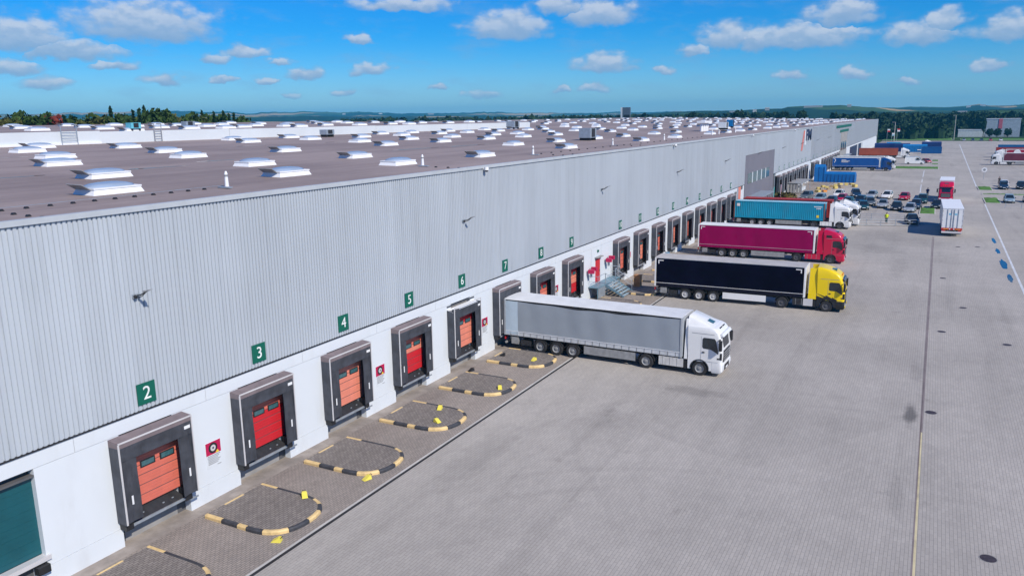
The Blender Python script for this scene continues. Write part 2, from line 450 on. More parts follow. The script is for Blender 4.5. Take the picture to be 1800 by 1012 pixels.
# ------------------------------------------------------------------ mesh helpers
class MB:
    def __init__(s):
        s.v = []
        s.f = []

    def add(s, vs, fs):
        o = len(s.v)
        s.v += [tuple(p) for p in vs]
        s.f += [tuple(i + o for i in f) for f in fs]
        return s

    def box(s, x0, x1, y0, y1, z0, z1):
        return s.add([(x0, y0, z0), (x1, y0, z0), (x1, y1, z0), (x0, y1, z0), (x0, y0, z1), (x1, y0, z1), (x1, y1, z1), (x0, y1, z1)],
                     [(0, 3, 2, 1), (4, 5, 6, 7), (0, 1, 5, 4), (1, 2, 6, 5), (2, 3, 7, 6), (3, 0, 4, 7)])

    def hexa(s, b, t):
        """box from four bottom and four top points"""
        return s.add(list(b) + list(t), [(0, 3, 2, 1), (4, 5, 6, 7), (0, 1, 5, 4), (1, 2, 6, 5), (2, 3, 7, 6), (3, 0, 4, 7)])

    def quad(s, a, b, c, d):
        return s.add([a, b, c, d], [(0, 1, 2, 3)])

    def prism(s, poly, axis, a, b):
        n = len(poly)

        def P(p, k):
            if axis == 'x':
                return (k, p[0], p[1])
            if axis == 'y':
                return (p[0], k, p[1])
            return (p[0], p[1], k)
        vs = [P(p, a) for p in poly] + [P(p, b) for p in poly]
        fs = [tuple(range(n)), tuple(range(2 * n - 1, n - 1, -1))]
        fs += [(i, i + n, (i + 1) % n + n, (i + 1) % n) for i in range(n)]
        return s.add(vs, fs)

    def cyl(s, p0, p1, r0, r1=None, n=12, cap=True):
        r1 = r0 if r1 is None else r1
        p0, p1 = Vector(p0), Vector(p1)
        d = (p1 - p0).normalized()
        u = d.orthogonal().normalized()
        w = d.cross(u)
        vs = []
        for p, r in ((p0, r0), (p1, r1)):
            for i in range(n):
                a = 2 * math.pi * i / n
                vs.append(p + u * (r * math.cos(a)) + w * (r * math.sin(a)))
        fs = [(i, (i + 1) % n, (i + 1) % n + n, i + n) for i in range(n)]
        if cap:
            fs += [tuple(range(n - 1, -1, -1)), tuple(range(n, 2 * n))]
        return s.add(vs, fs)

    def tube(s, pts, r, n=6):
        for a, b in zip(pts[:-1], pts[1:]):
            s.cyl(a, b, r, r, n)
        return s

    def loft(s, rings, cap=True, closed=True):
        n = len(rings[0])
        vs = [p for r in rings for p in r]
        fs = []
        for k in range(len(rings) - 1):
            for i in range(n if closed else n - 1):
                j = (i + 1) % n
                fs.append((k * n + i, k * n + j, (k + 1) * n + j, (k + 1) * n + i))
        if cap:
            fs.append(tuple(range(n - 1, -1, -1)))
            fs.append(tuple(range((len(rings) - 1) * n, len(rings) * n)))
        return s.add(vs, fs)

    def mesh(s, name, m, smooth=False, angle=35):
        me = bpy.data.meshes.new(name)
        me.from_pydata(s.v, [], s.f)
        me.materials.append(m)
        bm = bmesh.new()
        bm.from_mesh(me)
        bmesh.ops.recalc_face_normals(bm, faces=bm.faces)
        bm.to_mesh(me)
        bm.free()
        if smooth:
            me.polygons.foreach_set('use_smooth', [True] * len(me.polygons))
            me.set_sharp_from_angle(angle=R(angle))
        me.update()
        return me

    def build(s, name, m, parent=None, smooth=False, loc=None, angle=35):
        return put(name, s.mesh(name, m, smooth, angle), parent, loc)


def put(name, me, parent=None, loc=None, rot=None):
    o = bpy.data.objects.new(name, me)
    COL.objects.link(o)
    if parent is not None:
        o.parent = parent
    if loc is not None:
        o.location = loc
    if rot is not None:
        o.rotation_euler = rot
    return o


def tag(o, label=None, cat=None, group=None, kind=None):
    if label:
        o['label'] = label
    if cat:
        o['category'] = cat
    if group:
        o['group'] = group
    if kind:
        o['kind'] = kind
    return o


def thing(name, label, cat, loc=(0, 0, 0), rotz=0.0, group=None):
    o = bpy.data.objects.new(name, None)
    COL.objects.link(o)
    o.empty_display_size = 0.3
    o.location = loc
    o.rotation_euler = (0, 0, rotz)
    return tag(o, label, cat, group)


def kids(o):
    return KID.get(o.name, [])


KID = {}


def copy_tree(root, loc, rotz, label, group=None):
    r = root.copy()
    COL.objects.link(r)
    r.location = loc
    r.rotation_euler = (0, 0, rotz)
    r['label'] = label
    if group:
        r['group'] = group
    for ch in list(root.children):
        c = ch.copy()
        COL.objects.link(c)
        c.parent = r
        for g in list(ch.children):
            d = g.copy()
            COL.objects.link(d)
            d.parent = c
    return r


def text_mesh(body, size, m, depth=0.006, bold=0.0):
    cu = bpy.data.curves.new('lettering', 'FONT')
    cu.body = body
    cu.size = size
    cu.extrude = depth
    cu.offset = bold
    cu.align_x = 'CENTER'
    cu.align_y = 'CENTER'
    cu.resolution_u = 3
    o = bpy.data.objects.new('lettering', cu)
    COL.objects.link(o)
    bpy.context.view_layer.update()
    dg = bpy.context.evaluated_depsgraph_get()
    me = bpy.data.meshes.new_from_object(o.evaluated_get(dg))
    bpy.data.objects.remove(o)
    me.materials.clear()
    me.materials.append(m)
    return me


# text lies in local XY facing +Z; turn it so it stands on a wall that faces +X, reading along +Y
ROT_WALLX = (R(90), 0, R(90))

XW = -28.09          # outer face of the warehouse wall
YEND = 468.0
YS = -40.0
PITCH = 6.27         # dock spacing
DK0 = 20.25          # centre of dock 2


def dock_y(n):
    return DK0 + PITCH * n


# ================================================================== SETTING
def polygon_sheet(name, pts, z, m, thick=0.0):
    b = MB()
    if thick > 0:
        b.prism(pts, 'z', z, z + thick)
    else:
        b.add([(x, y, z) for x, y in pts], [tuple(range(len(pts)))])
    o = b.build(name, m)
    return tag(o, kind='structure')


FAR = [(-180, .6), (-100, .62), (-75, .7), (-60.08, .664), (-58.33, .614), (-56.8, .668), (-54.92, .686), (-52.31, .697), (-49.58, .725),
       (-47.12, .682), (-45.68, .555), (-44.21, .633), (-41.2, .58), (-38.12, .563), (-35.77, .437), (-33.39, .406), (-29.78, .437),
       (-26.17, .31), (-23.76, .296), (-20.57, .309), (-17.82, .269), (-14.35, .256), (-8.43, .166), (0, .15), (20, .3), (60, .5), (180, .6)]
NEAR = [(-180, -.6), (-24, -.5), (-19.78, .10), (-17.81, .19), (-14.92, .303), (-13.59, .302), (-12.09, .298), (-10.61, .368), (-9.34, .366),
        (-8.98, .472), (-7.74, .542), (-5.64, .504), (-4.95, .438), (-3.43, .339), (-2.26, .212), (-.01, .07), (4.5, 0.0), (12, -.4), (180, -.6)]
MID = [(-180, -.4), (-8, .15), (-7.02, .254), (-5.63, .268), (-4.27, .317), (-2.27, .318), (-1.63, .377), (.29, .273), (1.52, .353),
       (2.11, .443), (2.72, .33), (4.47, .362), (9, .3), (25, -.2), (180, -.4)]
LOWR = [(-180, -.9), (-1.5, -.6), (0, -.15), (1.5, .06), (2.6, .12), (4.5, .15), (9, .1), (20, -.5), (180, -.9)]


def interp(tab, a):
    for (a0, e0), (a1, e1) in zip(tab[:-1], tab[1:]):
        if a0 <= a <= a1:
            k = (a - a0) / (a1 - a0)
            return e0 + (e1 - e0) * k
    return tab[-1][1]


FORE = [(-180, .0), (-66, .30), (-58, .38), (-52, .28), (-46, .40), (-41, .30), (-36, .22), (-30, .18), (-24, .06), (-18, .0), (-10, -.4), (180, -.4)]
RIDGES = [(FAR, 6700, 1500, 90), (FORE, 3900, 900, 34), (NEAR, 2500, 620, 14), (MID, 4000, 800, 22), (LOWR, 1330, 260, 5)]
WOB = [random.Random(5 + q).random() for q in range(4000)]


def wobble(a, k):
    x = (a + 400) * k
    i = int(x)
    f = x - i
    f = f * f * (3 - 2 * f)
    return WOB[i % 3999] * (1 - f) + WOB[(i + 1) % 3999] * f - .5


def terrain_z(r, a):
    """height of the land at a distance and an azimuth (degrees) from the site"""
    z = -0.06
    if r <= 520:
        return z
    for tab, D, W, amp in RIDGES:
        h = 17 + D * math.tan(R(interp(tab, a))) + amp * .10 * (wobble(a, .55) + .7 * wobble(a + 50, 1.4) + .5 * wobble(a + 90, 4.0) + .3 * wobble(a + 20, 8.0))
        if h > 0.5:
            k = (r - D) / W
            fall = math.exp(-k * k) if r < D else 1.0 / (1 + (k * .6) ** 2)
            z = max(z, h * fall - .06)
    return z


def build_hills():
    rs = [30, 520, 700, 900, 1100, 1250, 1400, 1550, 1700, 1900, 2150, 2400, 2600, 2800, 3100, 3400, 3700, 4000, 4300, 4700, 5200, 5700, 6100,
          6500, 6900, 7400, 8200, 9500]
    azs = [a * 0.125 for a in range(-544, 97)] + [12 + i * 4 for i in range(1, 70)]
    azs = [a for a in azs if a < 291.9]
    b = MB()
    n = len(azs)
    for r in rs:
        for a in azs:
            b.v.append((r * math.sin(R(a)), r * math.cos(R(a)), terrain_z(r, a if a <= 180 else a - 360)))
    for k in range(len(rs) - 1):
        for i in range(n):
            j = (i + 1) % n
            b.f.append((k * n + i, k * n + j, (k + 1) * n + j, (k + 1) * n + i))
    b.f.append(tuple(range(n - 1, -1, -1)))
    o = b.build('hills', terrain_mat(), smooth=True, angle=80)
    tag(o, kind='structure')


build_hills()

yard_dark_spots = [(0.05, 48.6, 0.42, 2.2, 0.6), (-12.3, 47.2, 2.6, .9, 0.30), (0.2, 57, .5, 3, .14), (-0.3, 37.5, .5, 2.5, .14),  # oil stain at the joint line; plain darker spot beside the white cab
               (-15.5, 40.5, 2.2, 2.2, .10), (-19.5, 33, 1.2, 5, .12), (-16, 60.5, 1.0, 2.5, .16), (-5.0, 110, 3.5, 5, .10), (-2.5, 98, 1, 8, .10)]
M_YARD = paving_mat('yard_paving', (0.440, 0.405, 0.366), (0.400, 0.368, 0.334), (0.305, 0.282, 0.258), yard_dark_spots, 0.17,
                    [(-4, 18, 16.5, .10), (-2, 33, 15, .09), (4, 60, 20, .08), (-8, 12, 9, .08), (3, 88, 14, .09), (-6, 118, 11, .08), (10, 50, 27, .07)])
M_APRON = paving_mat('apron_paving', (0.36, 0.31, 0.27), (0.30, 0.26, 0.23), (0.155, 0.137, 0.124),
                     [(-24.2, 74.3, 2.0, 1.0, .75)], 0.2, (), .24, .12)
M_ISLE = paving_mat('island_paving', (0.285, 0.25, 0.225), (0.215, 0.188, 0.17), (0.085, 0.075, 0.068), [(-24.8, 23.4, 1.5, .9, .3), (-25.5, 18, 1, 1, .3), (-24.4, 42.5, 1.2, .8, .3), (-24.9, 30, 1.0, .8, .25)], 0.2, (), .26, .13)
M_SMOOTH = mat('smooth_dock_concrete', (0.33, 0.285, 0.25), 0.85, 0.0, 0.22, 0.8, 0.2, 12, dirt=0.35, dirtcol=(0.10, 0.095, 0.09))

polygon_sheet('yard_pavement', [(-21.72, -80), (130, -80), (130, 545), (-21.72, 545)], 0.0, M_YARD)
polygon_sheet('apron_pavement', [(XW - 1, -80), (-21.72, -80), (-21.72, 545), (XW - 1, 545)], 0.0, M_APRON)
polygon_sheet('dock_path', [(XW - .8, -40), (-27.35, -40), (-27.35, 460), (XW - .8, 460)], 0.004, M_SMOOTH)
for n in range(0, 9):
    y = dock_y(n) + 4.05
    polygon_sheet('smooth_pavement', [(-27.2, y - .75), (-23.7, y - .8), (-22.4, y - .2), (-22.5, y + .5), (-23.9, y + 1.0), (-27.2, y + .95)], 0.004, M_SMOOTH)

# slot drain with its pale concrete edge
b = MB().box(-21.98, -21.86, -60, 300, 0.0, 0.012)
tag(b.build('drain_kerb', M_CONCL), kind='structure')
b = MB().box(-21.855, -21.70, -60, 300, 0.0, 0.009)
tag(b.build('drain_channel', M_BLACK), kind='structure')

# painted lines
b = MB()
b.add([(.60, -20, .004), (.69, -20, .004), (.71, 46, .004), (.62, 46, .004)], [(0, 1, 2, 3)])
tag(b.build('yellow_road_line', M_LINEY), kind='structure')
b = MB()
b.add([(.62, 46.01, .004), (.71, 46.01, .004), (.95, 124, .004), (.83, 124, .004)], [(0, 1, 2, 3)])
b.add([(.47, -20, .004), (.52, -20, .004), (.78, 124, .004), (.70, 124, .004)], [(0, 1, 2, 3)])
tag(b.build('joint_line', M_LINER), kind='structure')
b = MB()
for (x0, y0, x1, y1, w) in ((8.6, 60, 9.15, 172.6, .11), (9.2, 212.5, 10.1, 336, .13), (10.1, 336, 11.3, 489, .16)):
    b.add([(x0 - w, y0, .004), (x0 + w, y0, .004), (x1 + w, y1, .004), (x1 - w, y1, .004)], [(0, 1, 2, 3)])
for (x0, y0, x1, y1) in ((-2.05, 193, -2.2, 215), (-2.25, 240, -2.3, 268), (-2.2, 222, -2.25, 233)):
    b.add([(x0 - .1, y0, .004), (x0 + .1, y0, .004), (x1 + .1, y1, .004), (x1 - .1, y1, .004)], [(0, 1, 2, 3)])
tag(b.build('white_road_lines', M_LINEW), kind='structure')

# grass strips with kerbs
def grass_strip(name, x0, x1, y0, y1):
    k = MB().box(x0, x1, y0, y1, 0, .12)
    tag(k.build('grass_kerb', M_CONCL), kind='structure')
    g = MB()
    rr = random.Random(int(x0 * 10 + y0))
    nx, ny = max(3, int((x1 - x0) / .35)), max(3, int((y1 - y0) / .5))
    for i in range(nx + 1):
        for j in range(ny + 1):
            edge = i in (0, nx) or j in (0, ny)
            g.v.append((x0 + .15 + (x1 - x0 - .3) * i / nx, y0 + .15 + (y1 - y0 - .3) * j / ny, .124 if edge else .15 + rr.random() * .12))
    for i in range(nx):
        for j in range(ny):
            a = i * (ny + 1) + j
            g.f.append((a, a + ny + 1, a + ny + 2, a + 1))
    tag(g.build('lawn', M_GRASS, smooth=True), kind='structure')


grass_strip('lawn', -1.5, 1.0, 151.5, 160.8)
grass_strip('lawn', 9.25, 12.0, 202.5, 212.0)
grass_strip('lawn', 9.25, 11.9, 174.0, 184.5)
grass_strip('lawn', 9.5, 24.0, 192.3, 194.0)
grass_strip('lawn', -11.5, 1.5, 274.0, 284.5)
grass_strip('lawn', -.7, 1.5, 299, 303)
grass_strip('lawn', -.7, 1.5, 318, 326)
grass_strip('lawn', -30, 9, 556, 640)
grass_strip('lawn', 13.5, 60, 560, 592)

# ================================================================== WAREHOUSE
ZT = 13.67
wh = thing('warehouse', 'very long grey ribbed warehouse with loading docks along its white base', 'warehouse', (0, 0, 0))


def roof_z(x):
    return ZT + .02 * (XW - x)


def up_z(x):
    return 15.95 + .013 * (-84 - x)


b = MB()
b.box(-150, XW - .36, YS, YEND, 0, 13.3)
b.build('wall_core', M_CORE, wh)
# main roof: one tilted membrane with the raised hall standing on it
b = MB()
b.add([(XW + .02, YS, roof_z(XW)), (XW + .02, YEND, roof_z(XW)), (-84, YEND, roof_z(-84)), (-84, YS, roof_z(-84))], [(0, 1, 2, 3)])
b.add([(-84, 168.4, roof_z(-84)), (-84, YEND, roof_z(-84)), (-152, YEND, roof_z(-152)), (-152, 168.4, roof_z(-152))], [(0, 1, 2, 3)])
b.build('roof', M_ROOF, wh)
b = MB()
b.add([(-84.1, YS, up_z(-84)), (-84.1, 168.2, up_z(-84)), (-152, 168.2, up_z(-152)), (-152, YS, up_z(-152))], [(0, 1, 2, 3)])
b.build('upper_roof', M_ROOF, wh)
# the raised hall's sheet wall, in panels
for y0, y1, dz in ((YS, 30, .30), (30, 59, .22), (59.05, 78, .12), (78.05, 110, .06), (110.05, 140, .02), (140.05, 168.4, .0)):
    b = MB().box(-84.35, -84 + (.12 if y1 < 60 else 0), y0, y1, roof_z(-84), 15.98 + dz)
    b.build('parapet_panel', M_PARA, wh)
MB().box(-152, -84.36, 168.0, 168.4, roof_z(-84), 16.0).build('parapet_panel', M_PARA, wh)
MB().box(-84.0, -83.7, YS, 59, roof_z(-84) - .05, roof_z(-84) + .22).build('parapet_kerb', M_SKYF, wh)
MB().box(-152.2, -152, YS, YEND, 0, 16.2).build('back_wall', M_CLAD2, wh)

# ribbed cladding
def ribs(name, y0, y1, x, z0, z1, m):
    prof = [(0, 0), (.112, 0), (.124, -.06), (.188, -.06)]
    b = MB()
    n = int(round((y1 - y0) / .2))
    pts = [(y0 + k * .2 + p[0], x + p[1]) for k in range(n) for p in prof] + [(y0 + n * .2, x)]
    for (y, xx) in pts:
        b.v.append((xx, y, z0))
        b.v.append((xx, y, z1))
    for i in range(len(pts) - 1):
        b.f.append((2 * i, 2 * i + 2, 2 * i + 3, 2 * i + 1))
    o = b.build(name, m, wh)
    return o


ribs('cladding', YS, 137.4, XW + .05, 5.43, ZT - .12, M_CLAD)
ribs('cladding', 164.6, 217.0, XW + .05, 5.43, ZT - .12, M_CLAD)
ribs('cladding', 137.4, 164.6, XW + .05, 10.25, ZT - .12, M_CLAD)
ribs('cladding', 217.0, YEND, XW + .30, 5.43, ZT - .12, M_CLAD2)
MB().box(XW - .1, XW + .30, 216.9, 216.99, 5.43, ZT - .12).build('corner_trim', M_COPE, wh)
b = MB().box(XW - .10, XW + .13, YS, 216.9, ZT - .115, ZT + .10)
b.box(XW - .10, XW + .37, 216.9, YEND + .1, ZT - .115, ZT + .10)
b.build('coping', M_COPE, wh)
b = MB().box(XW - .05, XW + .055, YS, 137.3, 5.36, 5.425)
b.box(XW - .05, XW + .055, 164.7, 216.8, 5.36, 5.425)
b.box(XW - .05, XW + .305, 217.1, YEND, 5.36, 5.425)
b.build('drip_flashing', M_CHAS, wh)
MB().box(-152, XW + .3, YEND, YEND + .25, 0, ZT).build('end_wall', M_CLAD2, wh)

DOCKS = [n for n in range(0, 18) if n != 8]
DOCKS2 = [24, 25, 26, 27, 28, 29, 30, 32, 33, 35, 36, 37, 38, 39, 40, 41]
bays = set(DOCKS + DOCKS2)
pan_mid = MB().box(-.34, 0, -1.86, 1.86, .83, 4.735).mesh('wall_panel', M_PANEL)
pan_top = MB().box(-.34, 0, -3.125, 3.125, 4.75, 5.36).mesh('wall_panel', M_PANEL)
pan_low = MB().box(-.34, .03, -1.46, 1.46, 0.0, .815).mesh('wall_panel', M_PANEL)
pan_midw = MB().box(-.34, 0, -1.225, 1.225, .83, 4.735).mesh('wall_panel', M_PANEL)
pan_loww = MB().box(-.34, .03, -1.6, 1.6, 0.0, .815).mesh('wall_panel', M_PANEL)
for n in range(-1, 71):
    y = dock_y(n)
    if 137.0 < y < 165.5 or 284 < y < 308:
        continue
    dx = 0 if y < 217 else .25
    put('wall_panel', pan_top, wh, (XW + dx, y, 0))
    if n != -1 and (y + 5 < 137.4 or 164 < y < 281 or 305 < y < 317 or y > 374):
        put('wall_panel', pan_mid, wh, (XW + dx, y + PITCH / 2, 0))
        put('wall_panel', pan_low, wh, (XW + dx, y + PITCH / 2 + .07, 0))
    if n not in bays and n != -1 and (y + 5 < 137.4 or 164 < y < 281 or 305 < y < 317 or y > 374):
        put('wall_panel', pan_midw, wh, (XW + dx, y, 0))
        put('wall_panel', pan_loww, wh, (XW + dx, y, 0))
    if n in bays:
        MB().box(XW - .355, XW - .342, y - 1.3, y + 1.3, 0, 4.75).build('dock_niche', M_CONC, wh)
# end bay before the office and its salmon strip
MB().box(XW - .34, XW, 130.15, 132.5, .83, 4.735).build('wall_panel', M_PANEL, wh)
MB().box(XW - .34, XW + .02, 132.52, 134.8, 0.0, 5.34).build('salmon_wall_panel', M_SALM2, wh)
MB().box(XW - .34, XW, 134.82, 137.4, 0.0, 5.36).build('wall_panel', M_PANEL, wh)

# office block set in the facade
of = MB().box(XW - .34, XW + .06, 137.5, 164.4, 0, 10.2).build('office_facade', M_OFFICE, wh)
for k, yy in enumerate((141.5, 145.6, 149.6, 153.7, 157.8)):
    MB().box(XW + .06, XW + .10, yy - 1.75, yy + 1.75, 5.35, 7.1).build('office_window', M_GLASST, wh)
for yy in (143.55, 147.6, 151.7, 155.75):
    MB().box(XW + .06, XW + .13, yy - .24, yy + .24, 5.3, 7.15).build('window_post', M_PARA, wh)
MB().box(XW + .06, XW + 2.4, 139.5, 152.5, 2.95, 3.15).build('entrance_canopy', M_STEEL, wh)
MB().box(XW + .06, XW + .10, 140.0, 151.5, .1, 2.9).build('entrance_glazing', M_GLASSD, wh)
for yy in (140.5, 144.0, 147.7, 151.5):
    MB().cyl((XW + 2.2, yy, 0), (XW + 2.2, yy, 2.95), .09).build('canopy_post', M_STEEL, wh)
b = MB()
for k in range(12):
    b.box(XW + .06, XW + .5, 156 + k * .62, 156.5 + k * .62, .1 + k * .22, .22 + k * .22)
b.build('outside_stair', M_STEEL, wh)
# second office further on with a green band
MB().box(XW - .1, XW + .36, 285, 305.5, 0, 10.9).build('office_facade', M_CONC, wh)
MB().box(XW + .3, XW + .42, 281.5, 309, 10.9, 11.7).build('green_band', M_GREENS, wh)
MB().box(XW + .3, XW + .46, 270, 318, 12.45, 13.2).build('green_band', M_GREENS, wh)
for yy in (288.5, 294.5, 300.8):
    MB().box(XW + .36, XW + .40, yy - 2.2, yy + 2.2, 4.9, 7.7).build('office_window', M_GLASST, wh)
MB().box(XW + .36, XW + .40, 289, 301, .2, 2.2).build('entrance_glazing', M_GLASSD, wh)
MB().box(XW + .36, XW + 2.2, 286, 306, 2.9, 3.1).build('entrance_canopy', M_STEEL, wh)
# deep openings at the facade's far end, their shade painted as flat dark panels
MB().box(XW - .33, XW + .10, 320, 352, 0, 4.6).build('shaded_opening_panel', mat('opening_shade_blue', (0.02, .03, .07), .5), wh)
MB().box(XW - .33, XW + .10, 360, 371, 0, 4.6).build('shaded_opening_panel', MATS['opening_shade_blue'], wh)
for yy in (318, 354, 373):
    MB().box(XW - .33, XW + .26, yy - 1.4, yy + 1.4, 0, 4.74).build('wall_panel', M_PANEL, wh)
# rainwater pipe joints
for yy in (132.2, 165.6, 281.8):
    MB().cyl((XW + .12, yy, 0), (XW + .12, yy, 5.3), .07, n=8).build('downpipe', M_STEEL, wh)

# ---- company sign on the facade
sg = thing('facade_sign', 'dark navy letters and a slanted red stripe high on the grey warehouse facade', 'sign', (XW + .09, 215.2, 11.85))
M_NAVY = mat('sign_navy', (0.012, 0.02, 0.07), .45)
lt = put('lettering', text_mesh('FM', 3.6, M_NAVY, .04, .12), sg, (.06, -4.6, -.05), ROT_WALLX)
lt.scale = (2.3, 1.0, 1.0)
b = MB().hexa([(0, -16.0, -3.4), (.06, -16.0, -3.4), (.06, -13.8, -3.4), (0, -13.8, -3.4)], [(0, -12.6, 1.2), (.06, -12.6, 1.2), (.06, -10.8, 1.2), (0, -10.8, 1.2)])
b.build('stripe', mat('sign_red_pale', (.62, .20, .17), .5), sg)
b = MB().box(0, .05, -11.0, -8.6, -2.2, 1.4)
b.build('pale_field', M_PANEL, sg)

# ================================================================== LOADING DOCKS
KM = {}
ORD = 'first second third fourth fifth sixth seventh eighth ninth tenth eleventh twelfth thirteenth fourteenth fifteenth sixteenth seventeenth eighteenth nineteenth twentieth'.split()
ORD += ['twenty-' + q for q in ORD[:9]] + ['thirtieth'] + ['thirty-' + q for q in ORD[:9]]


def dock_meshes():
    W = 1.775
    KM['hood'] = MB().hexa([(0, -W, 4.42), (.6, -W, 4.42), (.6, W, 4.42), (0, W, 4.42)], [(0, -W, 4.71), (.6, -W, 4.66), (.6, W, 4.66), (0, W, 4.71)]).mesh('hood', M_HOOD)
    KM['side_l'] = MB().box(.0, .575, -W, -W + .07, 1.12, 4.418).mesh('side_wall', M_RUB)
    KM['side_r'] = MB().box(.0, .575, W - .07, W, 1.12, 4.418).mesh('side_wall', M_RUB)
    b = MB().box(.601, .625, -W, W, 4.60, 4.665)
    b.box(.58, .615, -W - .012, -W + .05, 1.15, 4.60)
    b.box(.58, .612, W - .04, W + .008, 1.15, 4.60)
    KM['edge'] = b.mesh('edge_strip', M_ALU)

    def curtain(y0, y1, z0, z1, seed, x=.55, amp=.022):
        rr = random.Random(seed)
        b = MB()
        nx, nz = 8, 10
        ph = rr.random() * 6
        for j in range(nz + 1):
            for i in range(nx + 1):
                u, v = i / nx, j / nz
                b.v.append((x + amp * math.sin(u * 7 + ph + v * 2.2) + amp * .6 * math.sin(v * 9 + u * 3 + ph), y0 + (y1 - y0) * u, z0 + (z1 - z0) * v))
        for j in range(nz):
            for i in range(nx):
                a = j * (nx + 1) + i
                b.f.append((a, a + 1, a + nx + 2, a + nx + 1))
        return b
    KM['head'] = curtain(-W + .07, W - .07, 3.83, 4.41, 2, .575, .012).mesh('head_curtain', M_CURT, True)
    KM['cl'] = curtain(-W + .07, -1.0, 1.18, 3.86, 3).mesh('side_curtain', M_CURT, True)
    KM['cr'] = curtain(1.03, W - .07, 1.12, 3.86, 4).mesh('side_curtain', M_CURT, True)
    b = MB().box(.585, .60, -1.44, -1.36, 1.92, 2.30)
    KM['mk1'] = b.mesh('marker', M_WHITE)
    KM['mk2'] = MB().box(.585, .60, 1.40, 1.48, 1.95, 2.32).mesh('marker', M_WHITE)
    KM['plate'] = MB().box(.59, .60, 1.36, 1.66, 4.12, 4.26).mesh('number_plate', M_WHITE)
    # reveal and door
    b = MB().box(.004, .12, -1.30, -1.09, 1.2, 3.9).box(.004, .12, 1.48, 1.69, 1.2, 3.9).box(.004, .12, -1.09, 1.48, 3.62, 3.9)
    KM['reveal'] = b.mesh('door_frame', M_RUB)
    b = MB().box(-.26, -.195, -1.08, 1.47, 1.40, 3.61)
    KM['door'] = b.mesh('door', M_CORE)
    pn = MB()
    pn.box(-.193, -.175, -1.08, 1.47, 0, .40)
    for q in range(3):
        pn.box(-.175, -.165, -1.07, 1.46, .02 + q * .13, .105 + q * .13)
    KM['pan'] = {}
    for key, m in (('s', M_SALM), ('p', M_SALM2), ('r', M_RED)):
        KM['pan'][key] = pn.mesh('door_panel', m)
    b = MB().box(-.164, -.140, -.36, .36, -.15, .15)
    KM['winf'] = b.mesh('window', M_BLACK)
    KM['wing'] = MB().box(-.140, -.132, -.30, .30, -.10, .10).mesh('pane', M_GLASST)
    # leveller: sloping deck, steel lip, buffers
    KM['deck'] = MB().hexa([(-.2, -1.05, 1.20), (.30, -1.25, .86), (.30, 1.25, .86), (-.2, 1.08, 1.20)], [(-.2, -1.05, 1.38), (.30, -1.25, .98), (.30, 1.25, .98), (-.2, 1.08, 1.38)]).mesh('leveller_deck', M_CHAS)
    b = MB().box(.302, .36, -1.66, 1.35, .86, .975)
    KM['lip'] = b.mesh('leveller_lip', M_STEEL)
    KM['buf1'] = MB().box(.0, .40, -1.70, -1.36, .80, 1.14).mesh('buffer', M_BLACK)
    KM['buf2'] = MB().box(.0, .40, 1.22, 1.58, .80, 1.42).mesh('buffer', M_BLACK)
    KM['bolt'] = MB().box(.302, .34, 1.5, 1.95, .70, .78).mesh('buffer_bracket', M_STEEL)
    b = MB().box(.302, .315, -.12, .16, .90, .96)
    for yy, zz in ((-.75, 1.12), (.25, 1.1), (.72, 1.12)):
        b.box(.12, .16, yy, yy + .09, zz, zz + .04)
    KM['bits'] = b.mesh('leveller_bolts', M_STEEL)
    KM['wingu'] = MB().box(-.13, -.125, -.3, .3, -.1, .1)


dock_meshes()
# panels from the bottom up
DPAT = {0: 'sssss', 1: 'rrrrs', 2: 'ppppp', 3: 'rrrps', 4: 'ppppr', 5: 'sssss', 6: 'pppsr', 7: 'rrppr', 9: 'sssss', 10: 'ppppp', 11: 'sssss', 12: 'ppppp'}
DTXT = {'sssss': 'salmon', 'rrrrs': 'red', 'ppppp': 'pale salmon', 'rrrps': 'red and salmon', 'ppppr': 'pale salmon', 'pppsr': 'salmon and red', 'rrppr': 'half red, half salmon'}


NW = 'zero one two three four five six seven eight nine ten eleven twelve thirteen fourteen fifteen sixteen seventeen eighteen'.split()


def dock(y, x, label, pat, full=True, droop=False):
    t = thing('loading_dock', label, 'loading dock', (x, y, 0), 0, 'black loading dock shelters along the warehouse base')
    if droop:
        # the roof sheet of this shelter has come off: the white lining shows
        MB().hexa([(0, -1.775, 4.42), (.5, -1.775, 4.30), (.5, 1.775, 4.30), (0, 1.775, 4.42)], [(0, -1.775, 4.48), (.5, -1.775, 4.33), (.5, 1.775, 4.33), (0, 1.775, 4.48)]).build('torn_hood', M_WHITE, t)
        b = MB().box(0, .05, -1.775, 1.775, 4.60, 4.68)
        b.box(.55, .60, -1.3, 1.775, 4.36, 4.42)
        b.cyl((.3, -1.6, 4.4), (.62, -1.2, 4.46), .06, n=6)
        b.build('bare_frame', M_RUB, t)
    else:
        put('hood', KM['hood'], t)
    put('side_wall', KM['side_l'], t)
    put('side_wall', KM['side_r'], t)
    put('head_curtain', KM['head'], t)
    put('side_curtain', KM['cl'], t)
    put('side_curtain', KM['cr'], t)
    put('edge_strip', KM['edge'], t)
    d = put('door', KM['door'], t, (.205, 0, 0))
    for k, ch in enumerate(pat):
        put('door_panel', KM['pan'][ch], d, (0, 0, 1.42 + k * .435))
    if full:
        for yy in (-.16, .80):
            put('window', KM['winf'], d, (0, yy, 3.17))
            put('pane', KM['wing'], d, (0, yy, 3.17))
        put('marker', KM['mk1'], t)
        put('marker', KM['mk2'], t)
        put('number_plate', KM['plate'], t)
        put('leveller_bolts', KM['bits'], t)
        put('buffer_bracket', KM['bolt'], t)
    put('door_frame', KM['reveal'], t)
    put('leveller_deck', KM['deck'], t)
    put('leveller_lip', KM['lip'], t)
    put('buffer', KM['buf1'], t)
    put('buffer', KM['buf2'], t)
    return t


